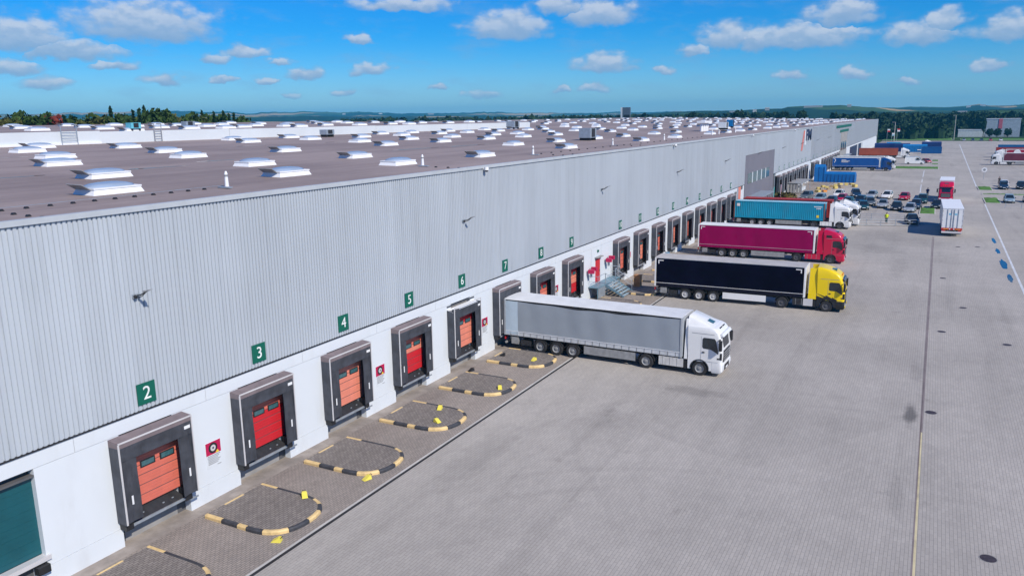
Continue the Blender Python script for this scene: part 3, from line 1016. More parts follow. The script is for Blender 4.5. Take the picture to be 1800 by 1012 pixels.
extra = {0: 'nearest', 4: 'roof sheet torn open', 5: 'grey trailer backed in', 6: 'behind the trailer', 7: 'by the stairs'}
for n in DOCKS:
    num = n + 2 if n < 8 else n + 1
    pat = DPAT.get(n, 'sssss')
    dock(dock_y(n), XW, f"black dock shelter under the green sign {NW[num]}, {DTXT[pat]} door" + (', ' + extra[n] if n in extra else ''), pat, n < 12, n == 4)
for k, n in enumerate(DOCKS2):
    y = dock_y(n)
    o = dock(y, XW + (0 if y < 217 else .25), f'{ORD[k]} distant black dock shelter beyond the grey office front', 'sssss', False)

# green number signs
M_NUMW = mat('sign_lettering_white', (.82, .84, .82), .45)
for n in DOCKS + DOCKS2:
    num = n + 2 if n < 8 else n + 1
    y = dock_y(n) + .14
    x = XW + .055 + (0 if y < 217 else .25)
    far = n > 20
    t = thing('number_sign', (f'green square sign with the white number {NW[num]} on the grey cladding' if not far else f'tiny green number sign above the {ORD[DOCKS2.index(n)]} distant dock beyond the office'),
              'sign', (x, y, 6.10), 0, 'green dock number signs')
    MB().box(0, .03, -.43, .43, -.45, .45).build('sign_plate', M_GREENS, t)
    put('lettering', text_mesh(str(num), .80, M_NUMW), t, (.037, .02, -.01), ROT_WALLX)

# shutter left of dock 2
t = thing('roller_shutter', 'dark teal green shutter at the lower left edge of the photo', 'shutter', (XW, 13.3, 0))
M_TEAL = mat('shutter_teal', (0.006, 0.085, 0.105), .45, 0, .12, .6)
b = MB()
for k in range(15):
    b.box(-.335, -.245 - .004 * (k % 2), -2.2, 2.2, 1.30 + k * .207, 1.30 + k * .207 + .203)
b.build('shutter_slats', M_TEAL, t)
MB().box(-.24, .10, -2.3, 2.34, 1.10, 1.28).build('sill', M_ALU, t)
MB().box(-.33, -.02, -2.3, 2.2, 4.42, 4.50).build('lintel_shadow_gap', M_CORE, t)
MB().box(0.0, .30, 1.7, 2.15, .75, 1.05).build('buffer', M_BLACK, t)
for o in [q for q in COL.objects if q.name.startswith('wall_panel') and abs(q.location.y - (dock_y(-1))) < .1 and q.data in (pan_midw, pan_loww)]:
    bpy.data.objects.remove(o)
MB().box(XW - .34, XW, 15.5, 18.97, .83, 4.735).build('wall_panel', M_PANEL, wh)
MB().box(XW - .34, XW + .03, 15.15, 18.645, 0, .815).build('wall_panel', M_PANEL, wh)

# safety notices
for n, txt in ((0, 'right of the nearest red dock'), (2, 'right of the dock marked four'), (4, 'right of the torn dock'), (6, 'behind the grey trailer'), (9, 'right of the dock past the stairs')):
    y = dock_y(n) + 3.25
    t = thing('safety_notice', f'crimson wheel chock notice on the white wall {txt}', 'sign', (XW, y, 2.15), 0, 'wheel chock notices between the docks')
    MB().box(.0, .015, -.42, .42, -.62, .60).build('backing', M_PANEL, t)
    MB().box(.015, .022, -.42, .42, 0.0, .60).build('red_field', M_SIGNRED, t)
    MB().cyl((.022, -.02, .30), (.03, -.02, .30), .25, n=20).build('tyre_symbol', M_BLACK, t)
    MB().cyl((.03, -.02, .30), (.036, -.02, .30), .15, n=16).build('wheel_symbol', M_ALU, t)
    MB().cyl((.036, -.02, .30), (.04, -.02, .30), .05, n=10).build('hub_symbol', M_NAVY, t)
    MB().prism([(.10, .02), (.30, .02), (.22, .15)], 'x', .022, .034).build('chock_symbol', M_YELL, t)
    b = MB()
    for k in range(6):
        b.box(.015, .02, -.36 + (.02 if k > 1 else 0), .36 - (k % 3) * .07, -.08 - k * .075, -.045 - k * .075)
    b.box(.015, .02, .16, .38, -.585, -.55)
    b.build('small_print', M_SIDEB, t)

# wall lamps on short arms, every fourth dock
names = ['nearest', 'second', 'third', 'fourth', 'fifth', 'sixth', 'seventh', 'eighth', 'ninth', 'tenth']
for k in range(10):
    y = 20.45 + 25.5 * k
    x = XW + .05 + (0 if y < 217 else .25)
    t = thing('wall_lamp', f'dark arm lamp on the grey cladding, {names[k]} along the facade from the camera', 'wall lamp', (x, y, 10.2), 0, 'arm lamps on the facade')
    t.scale = (.72, .72, .72)
    MB().box(0, .10, -.28, .22, -.12, .10).build('bracket', M_STEEL, t)
    MB().tube([(.08, .0, .02), (.35, .02, .06), (.95, .04, .34)], .035, 6).build('arm', M_BLACK, t)
    MB().tube([(.08, .05, -.10), (.40, .06, -.02), (.75, .05, .22)], .025, 6).build('strut', M_BLACK, t)
    b = MB().hexa([(.78, -.16, .27), (1.28, -.13, .43), (1.28, .13, .43), (.78, .16, .27)], [(.76, -.15, .36), (1.27, -.12, .48), (1.27, .12, .48), (.76, .15, .36)])
    b.build('lamp_head', M_SIDEB, t)
    MB().cyl((.10, -.16, .0), (.24, -.16, -.06), .10, .08, 10).build('ballast_box', M_BLACK, t)
for k, y in enumerate((48.75, 95.0, 141.2, 187.4)):
    t = thing('dome_camera', f'white dome camera under the roof edge, {names[k]} from the near end', 'camera', (XW + .13, y, 13.42), 0, 'dome cameras under the coping')
    MB().box(-.05, .18, -.09, .09, .05, .22).build('bracket', M_WHITE, t)
    MB().cyl((.20, 0, .02), (.20, 0, .24), .17, .15, 14).build('housing', M_WHITE, t)
    MB().cyl((.20, 0, -.10), (.20, 0, .02), .08, .15, 14).build('dome', M_BLACK, t)

# personnel door, fan fittings and steel stairs
t = thing('personnel_entrance', 'narrow red door in the white wall above the steel stairs', 'door', (XW, 70.75, 1.25))
MB().box(0, .05, -.55, .55, 0, 2.32).build('door_leaf', M_RED, t)
MB().box(.05, .09, .36, .42, 1.0, 1.18).build('handle', M_BLACK, t)
MB().box(0, .35, -.75, .75, 2.45, 2.52).build('canopy', M_CONC, t)
MB().box(.0, .12, -.12, .12, 2.95, 3.15).build('lamp', M_GREENS, t)
for yy, z0, side in ((68.3, 2.75, 'left'), (72.9, 3.1, 'right')):
    t = thing('traffic_signal', f'small red loading signal on a bracket {side} of the red door', 'signal lamp', (XW, yy, z0), 0, 'red signal lamps by the red door')
    MB().box(0, .5, -.06, .06, -.04, .04).build('bracket', M_STEEL, t)
    MB().box(.2, .75, -.42, -.12, -.16, .20).build('signal_box', M_SIGNRED, t)
    MB().box(.2, .75, .3, .6, .0, .34).build('signal_box', M_SIGNRED, t)
    MB().box(.3, .4, -.2, .2, -.6, -.2).build('hanging_plate', M_STEEL, t)
t = thing('steel_stairs', 'blue grey steel platform with stairs below the red door', 'stairs', (XW, 71.3, 0))
b = MB().box(.05, 1.05, -2.9, 3.1, 1.10, 1.2)
b.build('platform', M_BSTEEL, t)
for yy in (-2.8, -.4, 1.6, 3.0):
    MB().box(.92, 1.0, yy - .04, yy + .04, 0, 1.1).build('leg', M_BSTEEL, t)
for k in range(6):
    MB().box(1.07 + k * .30, 1.36 + k * .30, -.9, 1.7, 1.0 - k * .18, 1.05 - k * .18).build('tread', mat('stair_grating', (.40, .52, .58), .45, .3, .1), t)
for yy in (-.97, 1.72):
    MB().hexa([(1.05, yy, .92), (2.85, yy, -.0), (2.85, yy + .05, -.0), (1.05, yy + .05, .92)], [(1.05, yy, 1.2), (2.95, yy, .14), (2.95, yy + .05, .14), (1.05, yy + .05, 1.2)]).build('stringer', M_BSTEEL, t)
    b = MB().tube([(1.05, yy, 1.2), (1.05, yy, 2.25), (2.75, yy, 1.2), (2.75, yy, .15)], .025)
    b.tube([(1.05, yy, 1.72), (2.75, yy, .68)], .02)
    b.build('handrail', M_STEEL, t)
b = MB()
for yy0, yy1 in ((-2.88, -.97), (1.75, 3.05)):
    b.tube([(1.0, yy0, 1.2), (1.0, yy0, 2.25), (1.0, yy1, 2.25), (1.0, yy1, 1.2)], .025)
    b.tube([(1.0, yy0, 1.72), (1.0, yy1, 1.72)], .02)
for yy in (-2.88, 3.05):
    b.tube([(.06, yy, 2.25), (1.0, yy, 2.25)], .025).tube([(.06, yy, 1.72), (1.0, yy, 1.72)], .02)
b.build('railing', M_STEEL, t)
MB().quad((1.02, -2.85, .1), (1.02, -1.0, .1), (1.02, -1.0, 1.08), (1.02, -2.85, 1.08)).build('side_sheet', M_STEEL, t)
t = thing('wooden_crate', 'upright orange brown crate standing behind the black trailer', 'crate', (-25.5, 75.3, 0))
M_WD = mat('raw_timber', (.40, .20, .09), .8, 0, .2, 3)
for k in range(6):
    MB().box(-.32, .32, -.32 + k * .107, -.22 + k * .107, .12, 1.25).build('plank', M_WD, t)
MB().box(-.36, .36, -.36, .36, 0, .115).build('base', M_WD, t)
MB().box(-.36, .36, -.36, .36, 1.255, 1.33).build('lid', M_WD, t)
# curb lying bench like box by the far docks
t = thing('pallet_truck', 'small pale blue pallet truck parked against the wall behind the magenta trailer', 'pallet truck', (-26.4, 90.2, 0))
MB().box(-.4, .7, -.35, -.15, .1, .2).box(-.4, .7, .15, .35, .1, .2).build('fork', M_STEEL, t)
MB().box(-.75, -.4, -.4, .4, .15, 1.2).build('drive_body', mat('pale_blue_paint', (.18, .35, .5), .5), t)
MB().tube([(-.7, 0, 1.2), (-.95, 0, 1.45)], .04).build('handle', M_BLACK, t)

# ================================================================== WHEEL GUIDE ISLANDS


def island(y0, label, n, segs_seed):
    """U shaped painted kerb with raised paving inside; y0 = its near leg"""
    t = thing('guide_island', label, 'kerb island', (0, y0, 0), 0, 'yellow and black wheel guide islands in front of the docks')
    W = 3.28
    cx = -24.35
    dense = [(-27.0 + (cx + 27.0) * k / 20, 0.0) for k in range(20)]
    for k in range(0, 41):
        a = -math.pi / 2 + math.pi * k / 40
        ca, sa = math.cos(a), math.sin(a)
        dense.append((cx + 1.68 * math.copysign(abs(ca) ** .85, ca), W / 2 + W / 2 * math.copysign(abs(sa) ** .80, sa)))
    dense += [(cx - (cx + 27.0) * k / 20, W) for k in range(1, 21)]
    b = MB().prism(dense, 'z', .004, .152)
    b.build('island_paving', M_ISLE, t)
    cum = [0.0]
    for p, q in zip(dense[:-1], dense[1:]):
        cum.append(cum[-1] + math.hypot(q[0] - p[0], q[1] - p[1]))
    total = cum[-1]

    def at(d):
        d = max(0.0, min(total, d))
        for i in range(len(cum) - 1):
            if d <= cum[i + 1] + 1e-9:
                k = (d - cum[i]) / max(1e-9, cum[i + 1] - cum[i])
                P = Vector((dense[i][0] + (dense[i + 1][0] - dense[i][0]) * k, dense[i][1] + (dense[i + 1][1] - dense[i][1]) * k))
                T = (Vector(dense[min(i + 2, len(dense) - 1)]) - Vector(dense[max(i - 1, 0)])).normalized()
                return P, Vector((T.y, -T.x))
    segs = [1.0, .95, .5, .85, 1.05, 1.0, .85, .6, .6]
    rest = total - sum(segs) - 1.0
    segs += [rest, 1.0]
    d0 = 0.0
    for i, L in enumerate(segs):
        m = max(1, int(L / .3))
        rings = []
        for q in range(m + 1):
            P, N = at(d0 + .006 + (L - .012) * q / m)
            rings.append([(P.x + N.x * u, P.y + N.y * u, z) for u, z in ((.115, 0), (.115, .115), (.06, .168), (-.055, .168), (-.075, .145), (-.075, 0))])
        MB().loft(rings).build('kerb_stone', M_KERBY if i % 2 == 0 else M_KERBB, t)
        d0 += L
    # yellow mark along the open wall side
    MB().box(-27.0, -26.90, W * .30, W * .64, .153, .160).build('painted_mark', M_KERBY, t)
    return t


wo = ['lowest in the photo, cut by the frame', 'with a yellow chock at each bend, second from the bottom', 'with one yellow chock lying at its lower corner', 'with two yellow chocks on its paving', 'with a black chock on its far corner', 'beside the rear wheels of the grey trailer']
isl_y = {0: 15.6}
for k in range(6):
    island(21.9 - PITCH + PITCH * k, f'kerb island {wo[k]}', k, k)
for k in (8, 9, 10, 11):
    island(21.9 - PITCH + PITCH * k, f'kerb island behind the {["steel stairs and the black trailer", "black trailer, beside the wooden crate", "black trailer rear, farther island", "magenta trailer"][k-8]}', k, k)


def chock(x, y, z, rot, label, m=None, dark=False):
    t = thing('wheel_chock', label, 'wheel chock', (x, y, z), rot, 'loose wheel chocks on the dock apron')
    t.scale = (.85, .95, .75)
    mm = M_BLACK if dark else M_CHOCK
    MB().hexa([(-.25, -.14, 0), (.25, -.14, 0), (.25, .14, 0), (-.25, .14, 0)], [(.10, -.11, .25), (.22, -.11, .25), (.22, .11, .25), (.10, .11, .25)]).build('wedge', mm, t)
    b = MB()
    for i in range(3):
        b.hexa([(-.16 + i * .1, -.13, .045 + i * .062), (-.12 + i * .1, -.13, .07 + i * .062), (-.12 + i * .1, .13, .07 + i * .062), (-.16 + i * .1, .13, .045 + i * .062)],
               [(-.17 + i * .1, -.13, .075 + i * .062), (-.13 + i * .1, -.13, .10 + i * .062), (-.13 + i * .1, .13, .10 + i * .062), (-.17 + i * .1, .13, .075 + i * .062)])
    b.build('grip_rib', mm, t)
    MB().tube([(.22, -.06, .22), (.30, -.06, .28), (.30, .06, .28), (.22, .06, .22)], .015).build('handle', M_BLACK, t)


chock(-24.2, 25.05, .185, 2.4, 'yellow wheel chock on the far bend of the island by docks 2 and 3')
chock(-22.75, 21.75, .0, .4, 'yellow wheel chock leaning on the near bend of the island by docks 2 and 3')
chock(-22.95, 28.0, .02, 1.2, 'yellow wheel chock below the island by docks 3 and 4')
chock(-24.7, 37.2, .175, 1.9, 'yellow wheel chock farther from the camera, one of two on the same paving')
chock(-23.7, 35.4, .175, 2.8, 'yellow wheel chock nearer the drain, one of two on the same paving')
chock(-23.2, 41.9, .175, 2.1, 'yellow wheel chock on the island by docks 5 and 6')
chock(-23.9, 48.2, .18, 1.5, 'yellow wheel chock on the kerb by the grey trailer wheels')
chock(-26.7, 44.2, .18, 1.2, 'black rubber chock on the far corner of the island by docks 5 and 6', dark=True)
chock(-26.5, 48.3, .18, 0.2, 'black rubber chock at the kerb end by the grey trailer', dark=True)

# manholes and puddles
for (x, y, l) in ((3.2, 33.2, 'in the bottom right corner'), (1.1, 49.5, 'right next to the yellow line near the dark stain'), (6.0, 67.2, 'nearer the white line, beyond the bottom right one'),
                  (1.7, 69.3, 'close to the line level with the white truck cab'), (3.4, 78.9, 'mid yard, level with the yellow cab'), (1.9, 92.7, 'level with the red cab'),
                  (3.7, 115.7, 'behind the white trailer doors'), (5.9, 116.6, 'right of the white trailer doors')):
    t = thing('manhole_cover', f'round dark iron manhole cover {l}', 'manhole cover', (x, y, 0), 0, 'manhole covers in the yard')
    MB().cyl((0, 0, 0), (0, 0, .006), .33, n=28).build('rim', M_CONC, t)
    MB().cyl((0, 0, .006), (0, 0, .012), .29, n=28).build('lid', M_IRON, t)
for (x, y, rx, ry, l) in ((8.05, 95.5, .26, 2.6, 'nearest puddle of the row along the white line'), (8.0, 104.2, .36, 3.6, 'largest puddle along the white line'),
                          (8.0, 114.0, .26, 2.2, 'third puddle along the white line'), (8.05, 123.2, .26, 3.0, 'farthest puddle along the white line')):
    b = MB()
    rr = random.Random(int(y))
    pts = []
    for i in range(22):
        a = 2 * math.pi * i / 22
        k = .75 + .35 * rr.random()
        pts.append((x + rx * k * math.cos(a), y + ry * k * math.sin(a)))
    b.add([(p[0], p[1], .005) for p in pts], [tuple(range(22))])
    tag(b.build('puddle', M_PUDDLE), f'blue sky reflecting {l}', 'puddle', 'puddles along the white line')
b = MB()
for (x0, y0, x1, y1) in ((-46.9, 20, -46.7, 29), (-46.5, 34.5, -46.3, 39), (-48.9, 42, -48.8, 45.5), (-65.6, 36, -65.7, 41), (-65.8, 62, -65.5, 66), (-64.9, 75, -65.1, 80), (-46.9, 64, -46.6, 72), (-46.5, 74, -46.3, 82)):
    b.add([(x0 - .16, y0, roof_z(x0) + .012), (x0 + .16, y0, roof_z(x0) + .012), (x1 + .10, y1, roof_z(x1) + .012), (x1 - .1, y1, roof_z(x1) + .012)], [(0, 1, 2, 3)])
b.build('standing_water_strip', M_PUDDLE, wh)

# ================================================================== ROOF: skylights, vents, units
SKM = {}


def frustum(x0, y0, z0, x1, y1, z1):
    return [(-x0, -y0, z0), (x0, -y0, z0), (x0, y0, z0), (-x0, y0, z0)], [(-x1, -y1, z1), (x1, -y1, z1), (x1, y1, z1), (-x1, y1, z1)]


def skylight_meshes():
    b = MB().hexa(*frustum(.76, 1.34, 0, .65, 1.22, .25))
    SKM['curb'] = b.mesh('curb', M_SKYF)
    b = MB().hexa(*frustum(.69, 1.26, .255, .69, 1.26, .325))
    SKM['frame'] = b.mesh('frame', M_SKYF)
    rings = []
    for k in range(5):
        a = k / 4 * math.pi / 2
        sx, sy, z = .62 * math.cos(a * .92), 1.17 * math.cos(a * .92), .325 + .20 * math.sin(a)
        ring = []
        for i in range(16):
            th = 2 * math.pi * i / 16 + math.pi / 16
            c, s_ = math.cos(th), math.sin(th)
            m = max(abs(c), abs(s_))
            f = (1 / m) * .75 + .25 * 1.12
            ring.append((sx * c * f * .95, sy * s_ * f * .95, z))
        rings.append(ring)
    SKM['dome'] = MB().loft(rings).mesh('dome', M_SKYL, True, 60)
    SKM['flap'] = MB().hexa([(-.62, -1.28, .24), (.50, -1.28, .24), (.50, -1.24, .26), (-.62, -1.24, .26)], [(-.62, -1.72, .50), (.50, -1.72, .50), (.50, -1.69, .53), (-.62, -1.69, .53)]).mesh('wind_flap', M_SIDEB)
    b = MB().hexa(*frustum(.76, 1.34, 0, .66, 1.22, .34))
    SKM['curb2'] = b.mesh('curb', M_SKYF)
    b = MB().hexa(*frustum(.60, 1.14, .34, .26, .55, .54))
    SKM['dome2'] = b.mesh('dome', M_SKYL)


skylight_meshes()
ROWX = [-34.45, -42.5, -54.15, -62.2, -72.6, -79.6]
NEARSK = {0: [(24.1, 1), (35.9, 1), (47.3, 0), (59.3, 1), (77.4, 1), (101.7, 1), (117.2, 0), (138, 0)],
          1: [(29.6, 1), (41.3, 0), (52.5, 1), (80.7, 0), (92.3, 1), (105.3, 0), (117, 1), (132.3, 0), (145.1, 1), (173.4, 0)],
          2: [(34.4, 1), (45.5, 0), (56.7, 1), (72.4, 1), (83.6, 1), (95, 1), (106.1, 0), (117.5, 1), (130.6, 1), (142, 1), (154.7, 0), (170.9, 1), (183.1, 1)],
          3: [(39.4, 0), (49.8, 1), (77.9, 0), (88.3, 1), (99.1, 0), (111.4, 1), (119.7, 0), (132, 1), (143.9, 0), (157.4, 1), (170.2, 0), (184.5, 0)],
          4: [(43.5, 0), (53.5, 1), (70, 1), (80.8, 0), (91.4, 1), (101.2, 0), (111.8, 1), (120.7, 0), (132.1, 1), (144.4, 0), (151.5, 1), (169.2, 0)],
          5: [(48.9, 1), (74.2, 0), (84.3, 1), (105.2, 1), (113.8, 0), (125.6, 1), (139, 0), (151, 1), (165, 1)]}
UPSK = [(-88.9, 66.7), (-94.0, 79.8), (-92.4, 85.0), (-95.5, 91.1), (-95.9, 100.9), (-91.3, 99.2), (-96.4, 111.5), (-92.6, 116.3), (-93.7, 127.2), (-90.2, 128.4),
        (-97.8, 143.6), (-93.6, 147.9), (-95.6, 160.1), (-103.9, 64.0), (-103.5, 73.1), (-104.0, 82.8), (-107.4, 94.8), (-103.9, 102.1), (-110.8, 117.2), (-114.7, 130.3),
        (-113.5, 138.3), (-114.2, 148.6), (-111.5, 155.1), (-120.2, 71.7), (-120.0, 81.6), (-119.4, 90.3), (-120.1, 99.4), (-120.5, 109.9), (-122.4, 121.4), (-126.3, 150.4),
        (-132.4, 113.7), (-133.1, 105.4), (-134.6, 97.5), (-132.3, 148.5), (-139.6, 129.7), (-136.8, 89.9), (-140.4, 82.4)]
sky_all = []
for r, lst in NEARSK.items():
    for y, fl in lst:
        x = ROWX[r]
        sky_all.append((x, y, roof_z(x), fl, 0))
for x, y in UPSK:
    sky_all.append((x, y, up_z(x), rnd.random() < .4, 1))
rowsx = ROWX + [-91.5, -99.6, -110.5, -118.6, -130.0, -138.5]
starts = [150, 185, 195, 196, 181, 178, 176, 180, 173, 178, 174, 182]
far = []
for r, x in enumerate(rowsx):
    y = starts[r]
    while y < YEND - 6:
        far.append((x, y, roof_z(x), rnd.random() < .45, 2))
        y += (12.0 if rnd.random() < .7 else 17.0) * (1.0 if r < 4 else 1.7)
far.sort(key=lambda q: q[1])
room = 300 - len(sky_all)
rest = far[room:]
for i, (x, y, z, fl, kind) in enumerate(sky_all + far[:room]):
    if kind == 1:
        ups = [min(range(5), key=lambda q: abs((-93, -104, -112, -121, -136)[q] - xx)) for xx, yy in UPSK]
        r = min(range(5), key=lambda q: abs((-93, -104, -112, -121, -136)[q] - x))
        k = sorted(yy for (xx, yy), rr_ in zip(UPSK, ups) if rr_ == r).index(y)
        lab = f'white skylight on the higher roof, {ORD[k]} from the left in its {ORD[r]} row'
    elif kind == 0:
        r = min(range(6), key=lambda q: abs(ROWX[q] - x))
        k = [q for q, _ in NEARSK[r]].index(y)
        lab = f'white skylight{" with dark flap" if fl else ""}, {ORD[k]} from the left in the {ORD[r]} row from the eave'
    else:
        r = rowsx.index(x)
        k = sum(1 for q in far if q[0] == x and q[1] < y)
        lab = f'small distant white skylight, {ORD[k]} along the far part of row {ORD[r]} from the eave'
    t = thing('roof_skylight', lab, 'skylight', (x, y + .25, z), 0, 'white skylights on the warehouse roof')
    t.rotation_euler = (0, math.atan(.02), 0)
    if y < 150:
        put('curb', SKM['curb'], t)
        put('frame', SKM['frame'], t)
        put('dome', SKM['dome'], t)
    else:
        put('curb', SKM['curb2'], t)
        put('dome', SKM['dome2'], t)
    if fl:
        put('wind_flap', SKM['flap'], t)
b = MB()
for (x, y, z, fl, k) in rest:
    f0, f1 = frustum(.76, 1.34, 0, .5, 1.0, .5)
    b.hexa([(x + p[0], y + p[1], z + p[2]) for p in f0], [(x + p[0], y + p[1], z + p[2]) for p in f1])
o = tag(b.build('skylight_field', M_SKYF), 'rows of far skylights at the end of the long roof', 'skylight', None, 'stuff')


for k, (x, y) in enumerate(((-31.84, 29.1), (-32.07, 47.18), (-31.73, 64.18), (-32.61, 86.49), (-33.0, 107.35), (-33.2, 134.7), (-33.4, 140.3), (-33.3, 152.7))):
    t = thing('roof_vent', f'slim white vent pipe near the roof edge, {names[k]} from the left', 'vent pipe', (x, y, roof_z(x)), 0, 'white vent pipes along the roof edge')
    t.scale = (.85, .85, .85)
    MB().cyl((0, 0, 0), (0, 0, .62), .13, .10, 10).build('pipe', M_SKYF, t)
    MB().cyl((0, 0, .64), (0, 0, .74), .105, n=10).build('collar', M_SIDEB, t)
    MB().cyl((0, 0, .75), (0, 0, .95), .11, .05, 10).build('cap', M_SKYF, t)
    if k < 4:
        MB().box(.1, 1.0, -.8, -.5, .02, .09).build('conduit', M_STEEL, t)
# lightning conductor clips
t = thing('lightning_conductor', 'thin wire on small black clips running along the brown roof near its edge', 'lightning conductor', (0, 0, 0))
pts = [(-31.75, 16.8 + k * .98) for k in range(13)] + [(-30.3, 17.4), (-29.3, 17.34), (-28.4, 17.3)] + [(-30.49, 46.47), (-29.48, 46.44), (-28.6, 46.4), (-30.0, 64.7), (-28.9, 64.4), (-28.9, 66.5), (-30.3, 86.3), (-29.9, 88.2)]
pts += [(-31.8, 66 + k * 2.2) for k in range(12)] + [(-31.8, 94 + k * 2.6) for k in range(12)]
clip = MB().hexa(*frustum(.085, .085, 0, .05, .05, .08)).mesh('clip', M_BLACK)
for (x, y) in pts:
    put('clip', clip, t, (x, y, roof_z(x)))
b = MB().tube([(-31.75, 14, roof_z(-31.75) + .12), (-31.75, 28.8, roof_z(-31.75) + .12)], .012, 4)
b.build('wire', M_STEEL, t)
# rooftop machines
for (x, y, z, sx, sy, sz, m, lab) in ((-77.9, 90.5, roof_z(-77.9), .6, .9, .7, M_STEEL, 'pale boxy rooftop unit standing before the parapet'),
                                      (-79.4, 151.1, roof_z(-79.4), .9, 1.3, 1.3, M_STEEL, 'grey rooftop unit by the far end of the parapet'),
                                      (-41.1, 99.6, roof_z(-41.1), .8, 1.1, 1.25, M_STEEL, 'boxy grey rooftop unit touching a skylight'),
                                      (-88.5, 66.9, up_z(-88.5), .5, .7, .7, mat('turquoise_tank', (.14, .50, .62), .4), 'turquoise rooftop unit on the higher roof'),
                                      (-96.5, 82.0, up_z(-96.5), .5, .8, .7, M_STEEL, 'grey rooftop unit on the higher roof'),
                                      (-41.0, 176.0, roof_z(-41), .8, 1.2, 1.2, M_PARA, 'rooftop unit with a dark opening in the mid roof'),
                                      (-44.0, 196.0, roof_z(-44), .7, .9, 1.5, mat('bright_blue_box', (.0, .16, .42), .4), 'bright blue box on the far roof')):
    t = thing('rooftop_unit', lab, 'ventilation unit', (x, y, z), 0)
    MB().box(-sx, sx, -sy, sy, .35, .35 + sz).build('casing', m, t)
    MB().box(sx, sx + .03, -sy * .5, sy * .5, .45, .3 + sz).build('grille', M_CHAS, t)
    for yy in (-sy * .8, sy * .7):
        MB().box(-sx, sx, yy, yy + .12, 0, .35).build('foot', M_BLACK, t)
t = thing('roof_pipe_frame', 'bulky white pipe frame on the roof with round ducts', 'ventilation unit', (-40.5, 158, roof_z(-40.5)))
for k in range(4):
    MB().cyl((0, -2.2 + k * 1.4, 0), (0, -2.2 + k * 1.4, 1.6), .3, n=10).build('duct', M_SKYF, t)
MB().box(-.8, .8, -2.8, 2.8, 1.6, 2.0).build('header', M_SKYF, t)
for k, (x, y, w) in enumerate(((-83.9, 55.2, .9), (-83.95, 66.6, .5))):
    t = thing('roof_ladder', ('steel ladder with guard rails on the pale parapet, left one' if k == 0 else 'dark double post ladder on the pale parapet, right one'), 'ladder', (x, y, roof_z(x)), 0, 'ladders up the parapet')
    for yy in (-w, w):
        MB().tube([(.2, yy, 0), (.2, yy, 2.1), (-.6, yy, 2.1)], .05).build('stile', M_STEEL if k == 0 else M_SIDEB, t)
    for q in range(6):
        MB().tube([(.2, -w, .25 + q * .3), (.2, w, .25 + q * .3)], .025, 5).build('rung', M_STEEL if k == 0 else M_SIDEB, t)

# ================================================================== VEHICLES
def wheel_mesh(r, w, m_rim, dual=False, hub=None):
    key = ('wheel', r, w, m_rim.name)
    if key in KM:
        return KM[key]
    t = MB()
    n = 28
    prof = [(-w / 2, r * .60), (-w / 2, r * .93), (-w / 2 + .04, r), (w / 2 - .04, r), (w / 2, r * .93), (w / 2, r * .60)]
    rings = [[(q * math.cos(2 * math.pi * i / n), y, q * math.sin(2 * math.pi * i / n)) for i in range(n)] for y, q in prof]
    t.loft(rings, cap=False)
    rim = MB()
    rp = [(w / 2 - .005, r * .60), (w / 2 - .01, r * .55), (w / 2 - .07, r * .47), (w / 2 - .075, r * .26), (w / 2 - .01, r * .22), (w / 2 - .01, r * .12), (w / 2 + .02, r * .10)]
    rings = [[(q * math.cos(2 * math.pi * i / n), y, q * math.sin(2 * math.pi * i / n)) for i in range(n)] for y, q in rp]
    rim.loft(rings, cap=False)
    rim.cyl((0, w / 2 + .018, 0), (0, w / 2 + .022, 0), r * .105, n=n)
    rim.cyl((0, -w / 2 + .02, 0), (0, -w / 2 + .03, 0), r * .60, n=n)
    KM[key] = (t.mesh('tyre', M_TYRE, True, 40), rim.mesh('rim', m_rim, True, 30))
    return KM[key]


def add_wheel(parent, x, y, r, w, m_rim):
    ty, ri = wheel_mesh(r, w, m_rim)
    o = put('wheel', ty, parent, (x, y, r), (0, 0, math.pi if y < 0 else 0))
    put('rim', ri, o)
    return o


def paint(name, col):
    return mat(name, col, .28, 0.0, .03, .6, coat=.3, dirt=.10, dirtcol=tuple(c * .6 + .04 for c in col))


def ring_cab(xf, xb, w, r):
    """outline of one cab slice: nose, corner, side, back"""
    pts = []
    half = []
    half.append((xf, .0))
    half.append((xf, (w - r) * .5))
    half.append((xf, w - r))
    for k in range(1, 5):
        a = k / 4 * math.pi / 2
        half.append((xf - r + r * math.cos(a), w - r + r * math.sin(a)))
    half.append((xf - r - (xf - r - xb) * .35, w))
    half.append((xf - r - (xf - r - xb) * .75, w))
    half.append((xb + .04, w))
    half.append((xb, w - .06))
    half.append((xb, w * .5))
    right = [(x, -y) for x, y in reversed(half[1:])]
    return half + right


